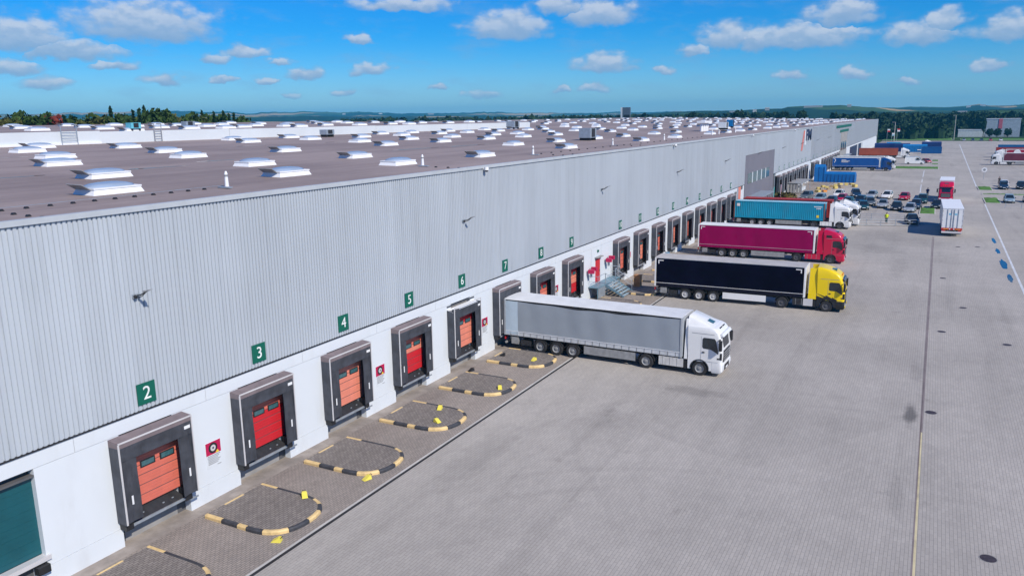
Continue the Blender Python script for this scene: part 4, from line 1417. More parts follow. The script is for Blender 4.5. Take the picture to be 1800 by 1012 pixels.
def tractor(loc, rotz, label, m, m_low=None, m_rim=None, group='semi truck tractors in the yard', livery=None, m_skirt=None, detail=True, defl=-2.98):
    t = thing('truck_tractor', label, 'truck', loc, rotz, group)
    m_low = m_low or m
    m_rim = m_rim or M_RIM
    m_skirt = m_skirt or m_low
    sl = [(1.00, .0, -2.26, 1.235, .20), (1.45, .03, -2.27, 1.245, .20), (1.92, .0, -2.28, 1.25, .20), (2.78, -.20, -2.30, 1.25, .24), (2.98, -.27, -2.30, 1.25, .26),
          (3.25, -.42, -2.32, 1.24, .28), (3.45, -.68, -2.32, 1.22, .28), (3.64, -1.08, -2.32, 1.18, .28), (3.80, -1.60, -2.32, 1.12, .2), (3.88, -1.98, -2.32, 1.04, .12)]
    boxy = m is P_WHITE or m is P_BLUE
    if boxy:
        # flat sided cab with a separate wedge shaped roof fairing
        sl = [(1.00, .0, -2.26, 1.235, .16), (1.45, .03, -2.27, 1.245, .16), (1.92, .02, -2.28, 1.25, .16), (2.78, -.13, -2.30, 1.25, .18), (3.02, -.19, -2.30, 1.25, .20),
              (3.22, -.36, -2.30, 1.24, .22), (3.34, -.62, -2.30, 1.19, .22)]
        fr = []
        for x, zt, wt, wb in ((-.66, 3.352, 1.02, 1.04), (-1.0, 3.47, 1.0, 1.07), (-1.5, 3.67, .96, 1.10), (-2.0, 3.87, .93, 1.12), (-2.32, 3.97, .92, 1.12)):
            fr.append([(x, -wb, 3.335), (x, -wt - .03, 3.335 + (zt - 3.335) * .8), (x, -wt + .08, zt), (x, 0, zt + .012), (x, wt - .08, zt), (x, wt + .03, 3.335 + (zt - 3.335) * .8), (x, wb, 3.335)])
        MB().loft(fr).build('roof_fairing', m, t, True, angle=50)
    rings = [[(x, y, z) for x, y in ring_cab(xf, xb, w, r)] for z, xf, xb, w, r in sl]
    MB().loft(rings).build('cab', m, t, True, angle=38)
    # windscreen: same surface, a little proud
    def front(z, yy, off):
        for (z0, x0, *_), (z1, x1, *_) in zip(sl[:-1], sl[1:]):
            if z0 <= z <= z1:
                k = (z - z0) / (z1 - z0)
                return (x0 + (x1 - x0) * k + off, yy, z)
    zs = [1.98, 2.25, 2.5, 2.74]
    ys = [-1.06, -.55, 0, .55, 1.06]
    b = MB()
    for z in zs:
        for yy in ys:
            b.v.append(front(z, yy, .012 - .03 * (abs(yy) > 1)))
    for j in range(len(zs) - 1):
        for i in range(len(ys) - 1):
            a = j * len(ys) + i
            b.f.append((a, a + 1, a + 1 + len(ys), a + len(ys)))
    b.build('windscreen', M_GLASSD, t)
    b = MB()
    b.hexa([front(2.80, -1.1, .01), front(2.80, -1.1, .20), front(2.80, 1.1, .20), front(2.80, 1.1, .01)], [front(2.97, -1.1, .01), front(2.97, -1.1, .13), front(2.97, 1.1, .13), front(2.97, 1.1, .01)])
    b.build('sun_visor', m if boxy else M_GLASSD, t)
    for s in (-1, 1):
        y = s * 1.252
        poly = [(-.20, 1.62), (-.26, 2.0), (-.40, 2.56), (-.50, 2.66), (-1.20, 2.66), (-1.28, 2.56), (-1.28, 2.0), (-1.20, 1.92), (-.72, 1.90)]
        MB().prism(poly, 'y', y, y + s * .008).build('side_window', M_GLASSD, t)
        MB().prism([(-.62, 1.02), (-.64, 2.70), (-.655, 2.70), (-.635, 1.02)], 'y', y, y + s * .004)
        b = MB().box(-1.37, -1.355, min(y, y + s * .004), max(y, y + s * .004), 1.05, 2.75)
        b.box(-1.355, -.22, min(y, y + s * .004), max(y, y + s * .004), 1.045, 1.06)
        b.build('door_seam', M_SIDEB, t)
        MB().box(-1.28, -1.12, min(y, y + s * .03), max(y, y + s * .03), 1.62, 1.70).build('handle', M_BLACK, t)
        MB().box(-2.0, -.5, min(y, y + s * .006), max(y, y + s * .006), 2.90, 2.93).build('roof_seam', M_SIDEB, t)
        b = MB().box(-.12, .06, min(s * 1.36, s * 1.60), max(s * 1.36, s * 1.60), 1.95, 2.62)
        b.box(-.16, -.08, min(s * 1.2, s * 1.4), max(s * 1.2, s * 1.4), 2.60, 2.66).box(-.16, -.08, min(s * 1.2, s * 1.4), max(s * 1.2, s * 1.4), 1.9, 1.96)
        b.build('mirror', M_BLACK, t)
        # wheel arch panel
        pol = [(-.64, 1.0), (-.64, .42), (-.82, .42)]
        for k in range(0, 11):
            a = R(-8) + (math.pi + R(16)) * k / 10
            pol.append((-1.44 + .63 * math.cos(a), .52 + .63 * math.sin(a) * .98))
        pol = [p for p in pol if p[1] <= .985 or True]
        arch = [(-.64, 1.19), (-.64, .42), (-.81, .42)] + [(-1.44 + .63 * math.cos(R(-8) + (math.pi + R(16)) * k / 10), .52 + .63 * math.sin(R(-8) + (math.pi + R(16)) * k / 10)) for k in range(11)] + [(-2.24, .42), (-2.24, 1.19)]
        MB().prism(arch, 'y', s * .92, s * 1.24).build('wheel_arch', m_low, t)
        arc2 = [(-1.44 + .645 * math.cos(math.pi * k / 10), .50 + .645 * math.sin(math.pi * k / 10)) for k in range(11)] + [(-1.44 + .575 * math.cos(math.pi * k / 10), .50 + .575 * math.sin(math.pi * k / 10)) for k in range(10, -1, -1)]
        MB().prism(arc2, 'y', s * .9, s * 1.262).build('arch_lip', M_BLACK, t)
        # skirt and tank between the axles
        MB().box(-4.25, -2.55, min(s * .82, s * 1.22), max(s * .82, s * 1.22), .42, 1.02).build('side_skirt', m_skirt, t)
        if detail:
            b = MB()
            for k in range(3):
                b.box(-3.0 - k * .5, -2.97 - k * .5, min(s * 1.22, s * 1.228), max(s * 1.22, s * 1.228), .44, 1.0)
            b.build('skirt_seam', M_SIDEB, t)
        MB().box(-2.52, -2.28, min(s * .9, s * 1.2), max(s * .9, s * 1.2), .36, .95).build('step_box', M_BLACK, t)
        MB().hexa([(-2.29, s * 1.20, 1.05), (defl, s * 1.20, 1.05), (defl, s * 1.243, 1.05), (-2.29, s * 1.243, 1.05)], [(-2.29, s * 1.03, 3.80), (defl + .06, s * 1.06, 3.80), (defl + .06, s * 1.10, 3.80), (-2.29, s * 1.07, 3.80)]).build('side_deflector', m, t)
        # lights
        MB().box(-.10, .075, min(s * .70, s * 1.12), max(s * .70, s * 1.12), .60, .86).build('headlight', M_LAMP, t)
        MB().box(-.3, .02, min(s * 1.16, s * 1.243), max(s * 1.16, s * 1.243), 1.25, 1.7).build('corner_vane', M_BLACK, t)
        # rear mudguard
        arc = [(-5.15 + .62 * math.cos(math.pi * k / 8), .56 + .62 * math.sin(math.pi * k / 8)) for k in range(9)] + [(-5.15 + .57 * math.cos(math.pi * k / 8), .56 + .57 * math.sin(math.pi * k / 8)) for k in range(8, -1, -1)]
        MB().prism(arc, 'y', s * .62, s * 1.23).build('mudguard', M_BLACK, t)
        add_wheel(t, -1.44, s * 1.06, .505, .34, m_rim)
        add_wheel(t, -5.15, s * .98, .505, .58, m_rim)
    # bumper and grille
    rb = [[(x, y, z) for x, y in ring_cab(xf, -.66, w, .18)] for z, xf, w in ((.28, -.04, 1.17), (.42, .06, 1.235), (.80, .07, 1.245), (1.0, .03, 1.245))]
    MB().loft(rb).build('bumper', m_low, t, True)
    b = MB().box(.0, .055, -.82, .82, 1.02, 1.80)
    b.box(.05, .082, -.62, .62, .44, .80)
    b.build('grille', M_BLACK, t)
    for k in range(4):
        MB().box(.056, .075, -.78, .78, 1.10 + k * .17, 1.16 + k * .17).build('grille_bar', M_SIDEB, t)
    MB().box(.083, .09, -.26, .26, .48, .60).build('number_plate', M_WHITE, t)
    # chassis
    b = MB().box(-6.05, -.5, -.45, -.33, .72, .98).box(-6.05, -.5, .33, .45, .72, .98).box(-6.0, -2.5, -.6, .6, .90, .985)
    b.box(-2.2, -.6, -.7, .7, .62, .99)
    b.build('chassis', M_CHAS, t)
    MB().cyl((-4.95, 0, .99), (-4.95, 0, 1.12), .52, n=18).build('fifth_wheel', M_CHAS, t)
    MB().box(-1.25, -.80, -.34, .34, 3.50, 3.68).build('roof_hatch', M_GLASST, t) if not boxy else MB().hexa([(-.85, -.30, 3.40), (-1.25, -.30, 3.56), (-1.25, .30, 3.56), (-.85, .30, 3.40)], [(-.85, -.30, 3.455), (-1.25, -.30, 3.605), (-1.25, .30, 3.605), (-.85, .30, 3.455)]).build('roof_hatch', M_GLASST, t)
    for yy in (-.5, -.2, .2, .5):
        MB().cyl((-.36, yy, 3.20), (-.30, yy, 3.28), .045, n=8).build('roof_lamp', M_BLACK if boxy else M_ORANGE, t)
    if livery == 'yellow':
        MB().box(-3.35, -2.56, -1.235, -1.221, .40, 1.04).build('silver_tank', M_ALU, t)
        for s in (-1, 1):
            y = s * 1.256
            MB().prism([(-2.26, 1.60), (-1.5, 1.36), (-1.52, 1.50), (-.95, 1.22), (-.97, 1.34), (-.55, 1.10), (-.62, 1.02), (-1.2, 1.06), (-1.9, 1.2), (-1.6, 1.28)], 'y', y, y + s * .006).build('black_flash', M_BLACK, t)
            MB().prism([(-2.26, 1.38), (-1.75, 1.24), (-2.0, 1.16), (-1.5, 1.02), (-.62, 1.01), (-.62, 1.0), (-2.26, 1.0), (-2.26, 1.1)], 'y', y, y + s * .006).build('black_flash', M_BLACK, t)
        MB().box(.06, .095, .66, 1.16, .46, .62).box(.06, .095, -1.16, -.66, .46, .62).build('bumper_corner', m, t)
    if livery == 'red':
        for s in (-1, 1):
            y = s * 1.235
            MB().prism([(-2.0, 3.02), (-2.0, 3.30), (-1.45, 3.30), (-1.38, 3.02)], 'y', s * 1.245, s * 1.262).build('air_intake', M_BLACK, t)
    return t


def curtain_side(L, z0, z1, y, s, m, name, parent, wave=.018, top=None, n=60, x0=.12, x1=.12):
    b = MB()
    nz = 6
    for j in range(nz + 1):
        v = j / nz
        for i in range(n + 1):
            u = i / n
            zt = z1 if top is None else z1 - top * math.sin(math.pi * u) * (.75 + .25 * math.sin(u * 21))
            z = z0 + (zt - z0) * v
            d = wave * math.sin(u * math.pi * 11 + .4 * math.sin(v * 3)) * math.sin(math.pi * v) + wave * .5 * math.sin(u * 47 + v * 2)
            b.v.append((x0 + (L - x0 - x1) * u, y + s * (.012 + abs(wave) + d), z))
    for j in range(nz):
        for i in range(n):
            a = j * (n + 1) + i
            b.f.append((a, a + 1, a + n + 2, a + n + 1))
    return b.build(name, m, parent, True, angle=60)


def trailer_under(t, m_side, m_rim, box_mat=None, L=13.6):
    """running gear shared by all semi-trailers; x = 0 at the rear"""
    b = MB().box(.2, L - .4, -.62, -.48, .78, 1.14).box(.2, L - .4, .48, .62, .78, 1.14)
    for k in range(12):
        b.box(.5 + k * 1.08, .6 + k * 1.08, -1.2, 1.2, 1.0, 1.14)
    b.build('chassis', M_CHAS, t)
    for x in (2.95, 4.26, 5.57):
        MB().cyl((x, -1.0, .5), (x, 1.0, .5), .08, n=8).build('axle', M_CHAS, t)
        for s in (-1, 1):
            add_wheel(t, x, s * 1.04, .50, .40, m_rim)
    for s in (-1, 1):
        b = MB()
        for x in (2.95, 4.26, 5.57):
            arc = [(x + .60 * math.cos(R(25) + R(130) * k / 6), .50 + .58 * math.sin(R(25) + R(130) * k / 6)) for k in range(7)]
            arc += [(x + .57 * math.cos(R(25) + R(130) * k / 6), .50 + .55 * math.sin(R(25) + R(130) * k / 6)) for k in range(6, -1, -1)]
            b.prism(arc, 'y', s * .80, s * 1.24)
        b.build('mudguard', M_CHAS, t)
        MB().box(6.45, 10.3, min(s * 1.15, s * 1.21), max(s * 1.15, s * 1.21), .40, .98).build('side_guard', box_mat or M_SIDEB, t)
        MB().box(.55, 1.15, min(s * .7, s * 1.2), max(s * .7, s * 1.2), .45, .98).build('pallet_box', M_SIDEB, t)
        MB().box(1.35, 2.15, min(s * .7, s * 1.2), max(s * .7, s * 1.2), .42, .80).build('tool_box', M_CHAS, t)
        MB().box(11.15, 11.3, min(s * .7, s * .85), max(s * .7, s * .85), .25, 1.1).build('landing_leg', M_CHAS, t)
        MB().box(11.05, 11.4, min(s * .62, s * .93), max(s * .62, s * .93), .20, .26).build('landing_foot', M_CHAS, t)
        MB().box(-.02, .03, min(s * .78, s * 1.20), max(s * .78, s * 1.20), .72, .92).build('tail_light', M_LRED, t)
    b = MB().box(.0, .12, -1.2, 1.2, .42, .56)
    b.box(.05, .15, -.5, -.4, .5, .9).box(.05, .15, .4, .5, .5, .9)
    b.build('rear_bumper', M_SIDEB, t)


def curtain_trailer(loc, rotz, label, m_cur, m_roof, m_frame, m_strap=None, rim=None, box_mat=None, sag=None, rear_bay=False, corners=True, H=3.86, low=None, stripe=M_WHITE, door_m=None, group='curtain sided semi trailers', strap=None):
    t = thing('semi_trailer', label, 'trailer', loc, rotz, group)
    L = 13.6
    zb = 1.16
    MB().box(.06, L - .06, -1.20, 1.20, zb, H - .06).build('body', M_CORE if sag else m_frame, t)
    # roof sheet: slightly crowned, with cross bows
    rings = []
    for i in range(29):
        x = .03 + (L - .06) * i / 28
        dz = .012 * math.cos(i * math.pi)
        rings.append([(x, -1.265, H - .05), (x, -1.24, H + dz * .4), (x, -.6, H + .035 + dz), (x, .6, H + .035 + dz), (x, 1.24, H + dz * .4), (x, 1.265, H - .05)])
    MB().loft(rings).build('roof_cover', m_roof, t, True, angle=50)
    for s in (-1, 1):
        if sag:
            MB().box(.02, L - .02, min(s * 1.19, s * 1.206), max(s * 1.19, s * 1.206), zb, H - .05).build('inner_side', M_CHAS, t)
        curtain_side(L, zb + (.28 if low else .16), H - (.10 if not sag else .13), s * 1.225, s, m_cur, 'curtain', t, top=sag, x0=(1.15 if rear_bay else .14), x1=.14)
        if rear_bay:
            MB().box(.10, 1.14, min(s * 1.205, s * 1.262), max(s * 1.205, s * 1.262), zb + .06, H - .15).build('rear_side_panel', mat('pale_side_panel', (.50, .60, .68), .45, 0, .05), t)
        MB().box(.12, L - .12, min(s * 1.23, s * 1.272), max(s * 1.23, s * 1.272), zb + (.262 if low else .145), zb + (.30 if low else .20)).build('rail_strip', stripe, t)
        MB().box(.05, L - .05, min(s * 1.2, s * 1.245), max(s * 1.2, s * 1.245), zb - .05, zb + (.26 if low else .14)).build('side_valance', low or m_cur, t)
        b = MB()
        for k in range(24):
            x = .5 + k * .55
            b.box(x, x + .05, min(s * 1.245, s * 1.262), max(s * 1.245, s * 1.262), zb - .06, zb + (.25 if low else .13))
        b.build('strap_buckles', m_strap or low or M_SIDEB, t)
        MB().box(L - .13, L + .01, min(s * 1.17, s * 1.285), max(s * 1.17, s * 1.285), zb - .05, H - .03).build('front_pillar', m_frame, t)
        MB().box(-.02, .12, min(s * 1.17, s * 1.285), max(s * 1.17, s * 1.285), zb - .05, H - .03).build('rear_pillar', m_frame, t)
        if corners:
            b = MB()
            y0, y1 = sorted((s * 1.27, s * 1.285))
            for (xa, d) in ((.32, 1), (L - .34, -1)):
                b.box(min(xa, xa + d * .50), max(xa, xa + d * .50), y0, y1, H - .30, H - .22)
                b.box(min(xa, xa + d * .09), max(xa, xa + d * .09), y0, y1, H - .58, H - .30)
            b.build('reflective_corner', M_WHITE, t)
    MB().box(L - .02, L + .04, -1.2, 1.2, zb, H).build('front_wall', m_frame, t)
    for s in (-1, 1):
        MB().box(-.045, .05, min(s * .01, s * 1.18), max(s * .01, s * 1.18), zb, H - .08).build('rear_door', door_m or m_frame, t)
    trailer_under(t, None, rim or M_RIM, box_mat)
    return t


def chassis_trailer(loc, rotz, label, rim=None):
    t = thing('container_chassis', label, 'trailer', loc, rotz, 'container chassis trailers')
    trailer_under(t, None, rim or M_RIM)
    for x in (.3, 6.5, 13.0):
        MB().box(x - .1, x + .1, -1.2, 1.2, 1.02, 1.14).build('bolster', M_CHAS, t)
    return t


def container(loc, rotz, label, m, m_roof=None, L=13.5, H=2.6, marks=False, m_post=None, name='shipping_container', group='shipping containers'):
    t = thing(name, label, 'container', loc, rotz, group)
    W = 1.22
    m_post = m_post or m
    for s in (-1, 1):
        prof = [(0, 0), (.10, 0), (.14, -.036), (.24, -.036), (.28, 0)]
        b = MB()
        n = int((L - .3) / .28)
        st = (L - .3) / n / .28
        pts = []
        for k in range(n):
            for p in prof[:-1]:
                pts.append((.15 + (k * .28 + p[0]) * st, W - .01 + p[1]))
        pts.append((L - .15, W - .01))
        for (x, y) in pts:
            b.v.append((x, s * y, .16))
            b.v.append((x, s * y, H - .12))
        for i in range(len(pts) - 1):
            b.f.append((2 * i, 2 * i + 2, 2 * i + 3, 2 * i + 1))
        b.build('side_panel', m, t)
        b = MB().box(.0, L, min(s * 1.12, s * (W + .012)), max(s * 1.12, s * (W + .012)), H - .12, H).box(0, L, min(s * 1.12, s * (W + .012)), max(s * 1.12, s * (W + .012)), 0, .16)
        b.build('side_rail', m, t)
        for x in (0, L - .15):
            MB().box(x, x + .15, min(s * 1.07, s * (W + .016)), max(s * 1.07, s * (W + .016)), 0, H).build('corner_post', m_post, t)
    b = MB()
    for k in range(int(L / .3)):
        b.hexa([(.1 + k * .3, -1.13, H - .05), (.36 + k * .3, -1.13, H - .05), (.36 + k * .3, 1.13, H - .05), (.1 + k * .3, 1.13, H - .05)],
               [(.16 + k * .3, -1.11, H - .01), (.30 + k * .3, -1.11, H - .01), (.30 + k * .3, 1.11, H - .01), (.16 + k * .3, 1.11, H - .01)])
    b.box(.02, L - .02, -1.14, 1.14, H - .10, H - .05)
    b.build('roof_panel', m_roof or m, t)
    MB().box(L - .10, L - .02, -1.12, 1.12, .1, H - .1).build('front_panel', m, t)
    for s in (-1, 1):
        d = MB().box(.02, .08, min(s * .01, s * 1.1), max(s * .01, s * 1.1), .12, H - .1).build('door', m, t)
        b = MB()
        for yy in (.25, .8):
            b.cyl((-.01, s * yy, .1), (-.01, s * yy, H - .1), .025, n=6)
        b.build('locking_bar', M_STEEL, d)
    if marks:
        y = -W - .004
        MB().box(.45, .92, y - .004, y, H - .82, H - .38).build('white_placard', M_WHITE, t)
        b = MB()
        rr = random.Random(4)
        for row, n in ((0, 7), (1, 4)):
            for k in range(n):
                x = L - 1.55 + k * .17 + row * .35
                b.box(x, x + .11, y - .004, y, H - .62 - row * .28, H - .44 - row * .28)
        b.build('stencilled_marks', M_WHITE, t)
        MB().box(L - 1.15, L - .8, y - .004, y, .42, .80).build('yellow_sticker', M_YELL, t)
    return t


P_WHITE = paint('truck_white', (.80, .80, .79))
P_YEL = paint('truck_yellow', (.90, .64, .0))
P_RED = paint('truck_red', (.56, .004, .05))
P_BLUE = paint('truck_blue', (.0, .045, .20))
C_GREY = mat('grey_curtain', (.30, .335, .375), .5, 0, .05, .5, .15, 3, dirt=.12, dirtcol=(.24, .26, .28))
C_BLACK = mat('midnight_curtain', (.003, .003, .013), .7, spec=.06, metal= 0, var=.3, scale=.5, bump=.15, bscale=3)
C_MAG = mat('magenta_curtain', (.27, .0, .075), .6, 0, .06, .5, .15, 3, spec=.15)
C_MAROON = mat('maroon_curtain', (.13, .015, .035), .5, 0, .1, .5)
C_BLUE = mat('royal_blue_curtain', (.0, .07, .29), .45, 0, .05, .5)
C_VAL = mat('pale_valance', (.56, .58, .60), .5, 0, .10, 1.5, dirt=.35, dirtcol=(.28, .28, .28))
K_CYAN = mat('container_cyan', (.0, .265, .42), .5, 0, .10, .5, dirt=.22, dirtcol=(.16, .13, .12))
K_RED = mat('container_oxide_red', (.33, .028, .02), .55, 0, .12, .5, dirt=.25, dirtcol=(.20, .06, .04))
K_BRICK = mat('container_brick_red', (.36, .075, .035), .55, 0, .12, .5, dirt=.25, dirtcol=(.20, .08, .05))
K_BLUE = mat('container_blue', (.0, .10, .27), .5, 0, .10, .5)
K_LBLUE = mat('container_pale_roof', (.30, .50, .60), .5, 0, .08, .5)

# 1: grey trailer docked at 7 with the white tractor
tx = -27.47
ty = 51.78
curtain_trailer((tx, ty, 0), R(-.6), 'grey curtain trailer with drooping curtain backed into dock 7', C_GREY, M_TARPW, mat('trailer_frame_grey', (.42, .44, .46), .45), rim=M_SIDEB, sag=.17, rear_bay=True, corners=False, low=C_VAL, stripe=M_WHITE, m_strap=M_SIDEB)
b = MB().box(12.55, 13.2, -1.295, -1.28, 3.50, 3.56).box(13.1, 13.2, -1.295, -1.28, 3.28, 3.5)
TL = 16.85
tractor((tx + 16.25, ty - .17, 0), R(-.6), 'white tractor with high roof coupled to the grey trailer, nearest truck to the camera', P_WHITE, defl=-2.50, m_skirt=mat('dirty_white_skirt', (.60, .59, .57), .45, 0, .1, 1.5, dirt=.5, dirtcol=(.22, .19, .17)), m_rim=M_SIDEB)
# 2: black trailer, yellow tractor
bx, by = -22.72, 73.25
curtain_trailer((bx, by, 0), R(1.3), 'midnight black curtain trailer with white edges and a white side box', C_BLACK, M_TARPG, mat('trailer_frame_white', (.78, .78, .78), .4), rim=mat('silver_rim', (.62, .62, .62), .4, .3), low=mat('black_valance', (.007, .007, .018), .6, spec=.2), box_mat=M_WHITE)
tractor((bx + TL, by + TL * math.tan(R(1.3)), 0), R(1.3), 'bright yellow tractor with black flashes coupled to the black trailer', P_YEL, m_low=M_BLACK, m_rim=M_RIMD, livery='yellow', m_skirt=M_CHAS)
o = tag(MB().box(0, .02, 0, .02, 0, .02).build('spare', M_BLACK), 'spare', 'spare')
bpy.data.objects.remove(o)
# 3: magenta trailer, red tractor
mx, my = -25.05, 97.9
curtain_trailer((mx, my, 0), R(.4), 'deep magenta curtain trailer with white roof rim', C_MAG, M_TARPW, MATS['trailer_frame_white'], rim=M_SIDEB, low=C_MAG, stripe=mat('pink_stripe', (.62, .42, .48), .5), box_mat=M_SIDEB)
tractor((mx + TL, my + .12, 0), R(.4), 'crimson red tractor coupled to the magenta trailer', P_RED, livery='red', m_rim=M_RIMD)
# 4 and 5: containers on chassis with white tractors
chassis_trailer((-27.45, 128.35, 0), R(.3), 'black chassis carrying the cyan container')
container((-27.4, 128.35, 1.15), R(.3), 'long cyan blue corrugated container behind the magenta trailer', K_CYAN, K_LBLUE, marks=True, m_post=mat('rusty_post', (.20, .10, .08), .7))
tractor((-27.45 + 17.2, 128.45, 0), R(.3), 'white tractor coupled to the cyan container, nearer one of two white cabs', P_WHITE, m_rim=M_RIMD)
chassis_trailer((-27.0, 132.6, 0), R(.3), 'black chassis under the oxide red container')
container((-26.9, 132.6, 1.15), R(.3), 'oxide red container mostly hidden behind the cyan container', K_RED, K_RED, H=2.65)
tractor((-27.0 + 17.6, 132.7, 0), R(.3), 'white tractor of the oxide red container, farther one of two white cabs', P_WHITE, m_rim=M_RIMD)

# white trailer driving away, seen from its rear doors
def white_box_trailer():
    t = thing('semi_trailer', 'white box trailer showing its rear doors beside the road line', 'trailer', (3.0, 125.1, 0), R(91.0), 'box trailers on the road')
    L, H, zb = 13.6, 3.9, 1.16
    MB().box(.06, L, -1.27, 1.27, zb, H).build('body', M_WHITE, t)
    MB().box(.0, L, -1.29, 1.29, H - .02, H + .03).build('roof_cover', M_SKYF, t)
    for s in (-1, 1):
        d = MB().box(.0, .058, min(s * .012, s * 1.22), max(s * .012, s * 1.22), zb + .05, H - .12).build('rear_door', M_WHITE, t)
        b = MB()
        for yy in (.16, .66):
            b.cyl((-.035, s * yy, zb), (-.035, s * yy, H - .1), .035, n=8)
            for zz in (1.5, 2.4, 3.3):
                b.box(-.04, .0, s * yy - .07, s * yy + .07, zz, zz + .06)
        b.build('locking_bar', M_STEEL, d)
        MB().box(-.015, .0, min(s * .2, s * .5), max(s * .2, s * .5), 3.0, 3.25).build('pale_blue_decal', mat('pale_blue_decal', (.25, .55, .70), .5), d)
        for zz in (1.5, 2.2, 2.9, 3.5):
            MB().box(-.03, .02, min(s * 1.18, s * 1.30), max(s * 1.18, s * 1.30), zz, zz + .08).build('hinge', M_SIDEB, d)
        MB().box(-.02, .06, min(s * 1.21, s * 1.28), max(s * 1.21, s * 1.28), zb, H).build('rear_pillar', M_ALU, t)
    MB().box(-.06, .06, -1.28, 1.28, .95, zb + .03).build('light_bar', M_LRED, t)
    for s in (-1, 1):
        MB().box(-.075, -.06, min(s * .45, s * 1.05), max(s * .45, s * 1.05), .99, 1.13).build('marker_board', M_ORANGE, t)
        MB().box(-.075, -.06, min(s * .18, s * .34), max(s * .18, s * .34), .97, 1.12).build('white_triangle', M_WHITE, t)
    MB().box(-.08, .05, -1.25, 1.25, .50, .74).build('rear_beam', M_ALU, t)
    trailer_under(t, None, M_RIM)


white_box_trailer()
# red rigid truck facing the camera
t = tractor((2.55, 172.6, 0), R(-91.5), 'red truck cab facing the camera on the road, with white box body', P_RED, m_rim=M_RIMD, group='trucks on the road')
bt = thing('box_body', 'white high box body behind the red cab on the road', 'truck body', (2.6, 175.2, 0), R(88.5))
MB().box(0, 9.5, -1.27, 1.27, 1.0, 4.05).build('box_shell', P_WHITE, bt)
MB().box(-.02, 9.52, -1.29, 1.29, 4.05, 4.10).build('roof_cover', M_SKYF, bt)
MB().box(0, 9.4, -.5, .5, .6, .99).build('chassis', M_CHAS, bt)
for x in (6.4, 7.7):
    for s in (-1, 1):
        add_wheel(bt, x, s * 1.0, .5, .5, M_RIMD)

# blue trailer and tractor at the far docks
q = curtain_trailer((-27.9, 263.4, 0), R(.5), 'royal blue curtain trailer with white rim at the far docks', C_BLUE, M_TARPW, MATS['trailer_frame_white'], low=C_BLUE)
y = -1.275
b = MB()
for k, (x0, x1) in enumerate(((3.0, 4.3), (3.0, 5.3), (3.0, 4.9))):
    b.box(x0, x1, y - .02, y, 3.05 - k * .30, 3.20 - k * .30)
b.build('white_print_lines', M_WHITE, q)
b = MB().tube([(.9, y, 3.4), (1.25, y, 3.3), (1.3, y, 2.9), (.95, y, 2.3)], .09, 5)
b.build('white_swoosh', M_WHITE, q)
tractor((-27.9 + TL, 263.5, 0), R(.5), 'dark blue tractor coupled to the royal blue trailer', P_BLUE, m_rim=M_RIMD)
curtain_trailer((-27.2, 272.3, 0), R(.5), 'pale grey trailer partly hidden behind the royal blue trailer', mat('pale_grey_curtain', (.40, .45, .48), .5), M_TARPW, MATS['trailer_frame_white'], low=C_VAL)
tractor((-27.2 + TL, 272.4, 0), R(.5), 'white tractor top showing behind the blue tractor', P_WHITE, m_rim=M_RIMD)
chassis_trailer((-26.0, 338.0, 0), R(.5), 'chassis under the brick red container')
container((-25.9, 338.0, 1.15), R(.5), 'long brick red container at the far dock with white tractor', K_BRICK, K_BRICK)
tractor((-26.0 + 17.6, 338.2, 0), R(.5), 'white tractor coupled to the brick red container', P_WHITE, m_rim=M_RIMD)
container((-24, 351, .1), R(1), 'pale grey container behind the brick red container', M_PARA, M_PARA, L=9)

# trucks parked on the right
def truck_right(x, y, m_cab, m_cur, lab1, lab2, kind='curtain'):
    tractor((x, y, 0), R(180), lab1, m_cab, m_rim=M_RIMD, group='trucks parked on the right')
    if kind == 'curtain':
        curtain_trailer((x + TL, y, 0), R(180), lab2, m_cur, M_TARPW, MATS['trailer_frame_white'], low=mat('white_valance', (.7, .7, .7), .5), group='trailers parked on the right')
    else:
        chassis_trailer((x + TL, y, 0), R(180), lab2.replace('container', 'chassis for the container'))
        container((x + TL, y, 1.15), R(180), lab2, m_cur, m_cur)


truck_right(16.4, 302.2, P_WHITE, C_MAROON, 'white tractor facing left on the right side, nearest of the row', 'maroon curtain trailer on the right, nearest of the row')
truck_right(18.9, 331, P_WHITE, mat('crimson_curtain', (.36, .01, .04), .5), 'white tractor facing left behind the maroon trailer', 'crimson trailer with a white oval behind the maroon trailer')
b = MB().cyl((25.5, 329.70, 2.7), (25.5, 329.66, 2.7), 1.1, n=20)
o = b.build('oval_print', M_WHITE)
o.parent = [q for q in COL.objects if q.get('label', '').startswith('crimson trailer')][0]
o.matrix_parent_inverse = (Matrix.Translation(o.parent.location) @ Matrix.Rotation(math.pi, 4, 'Z')).inverted()
container((20.3, 352, .1), R(0), 'dark oxide container end with a pale stripe at the right side row', K_RED, K_RED, L=12, H=3.6)
container((22.8, 384, .1), R(0), 'bright blue container roof far on the right', K_BLUE, K_LBLUE, L=9, H=3.5)


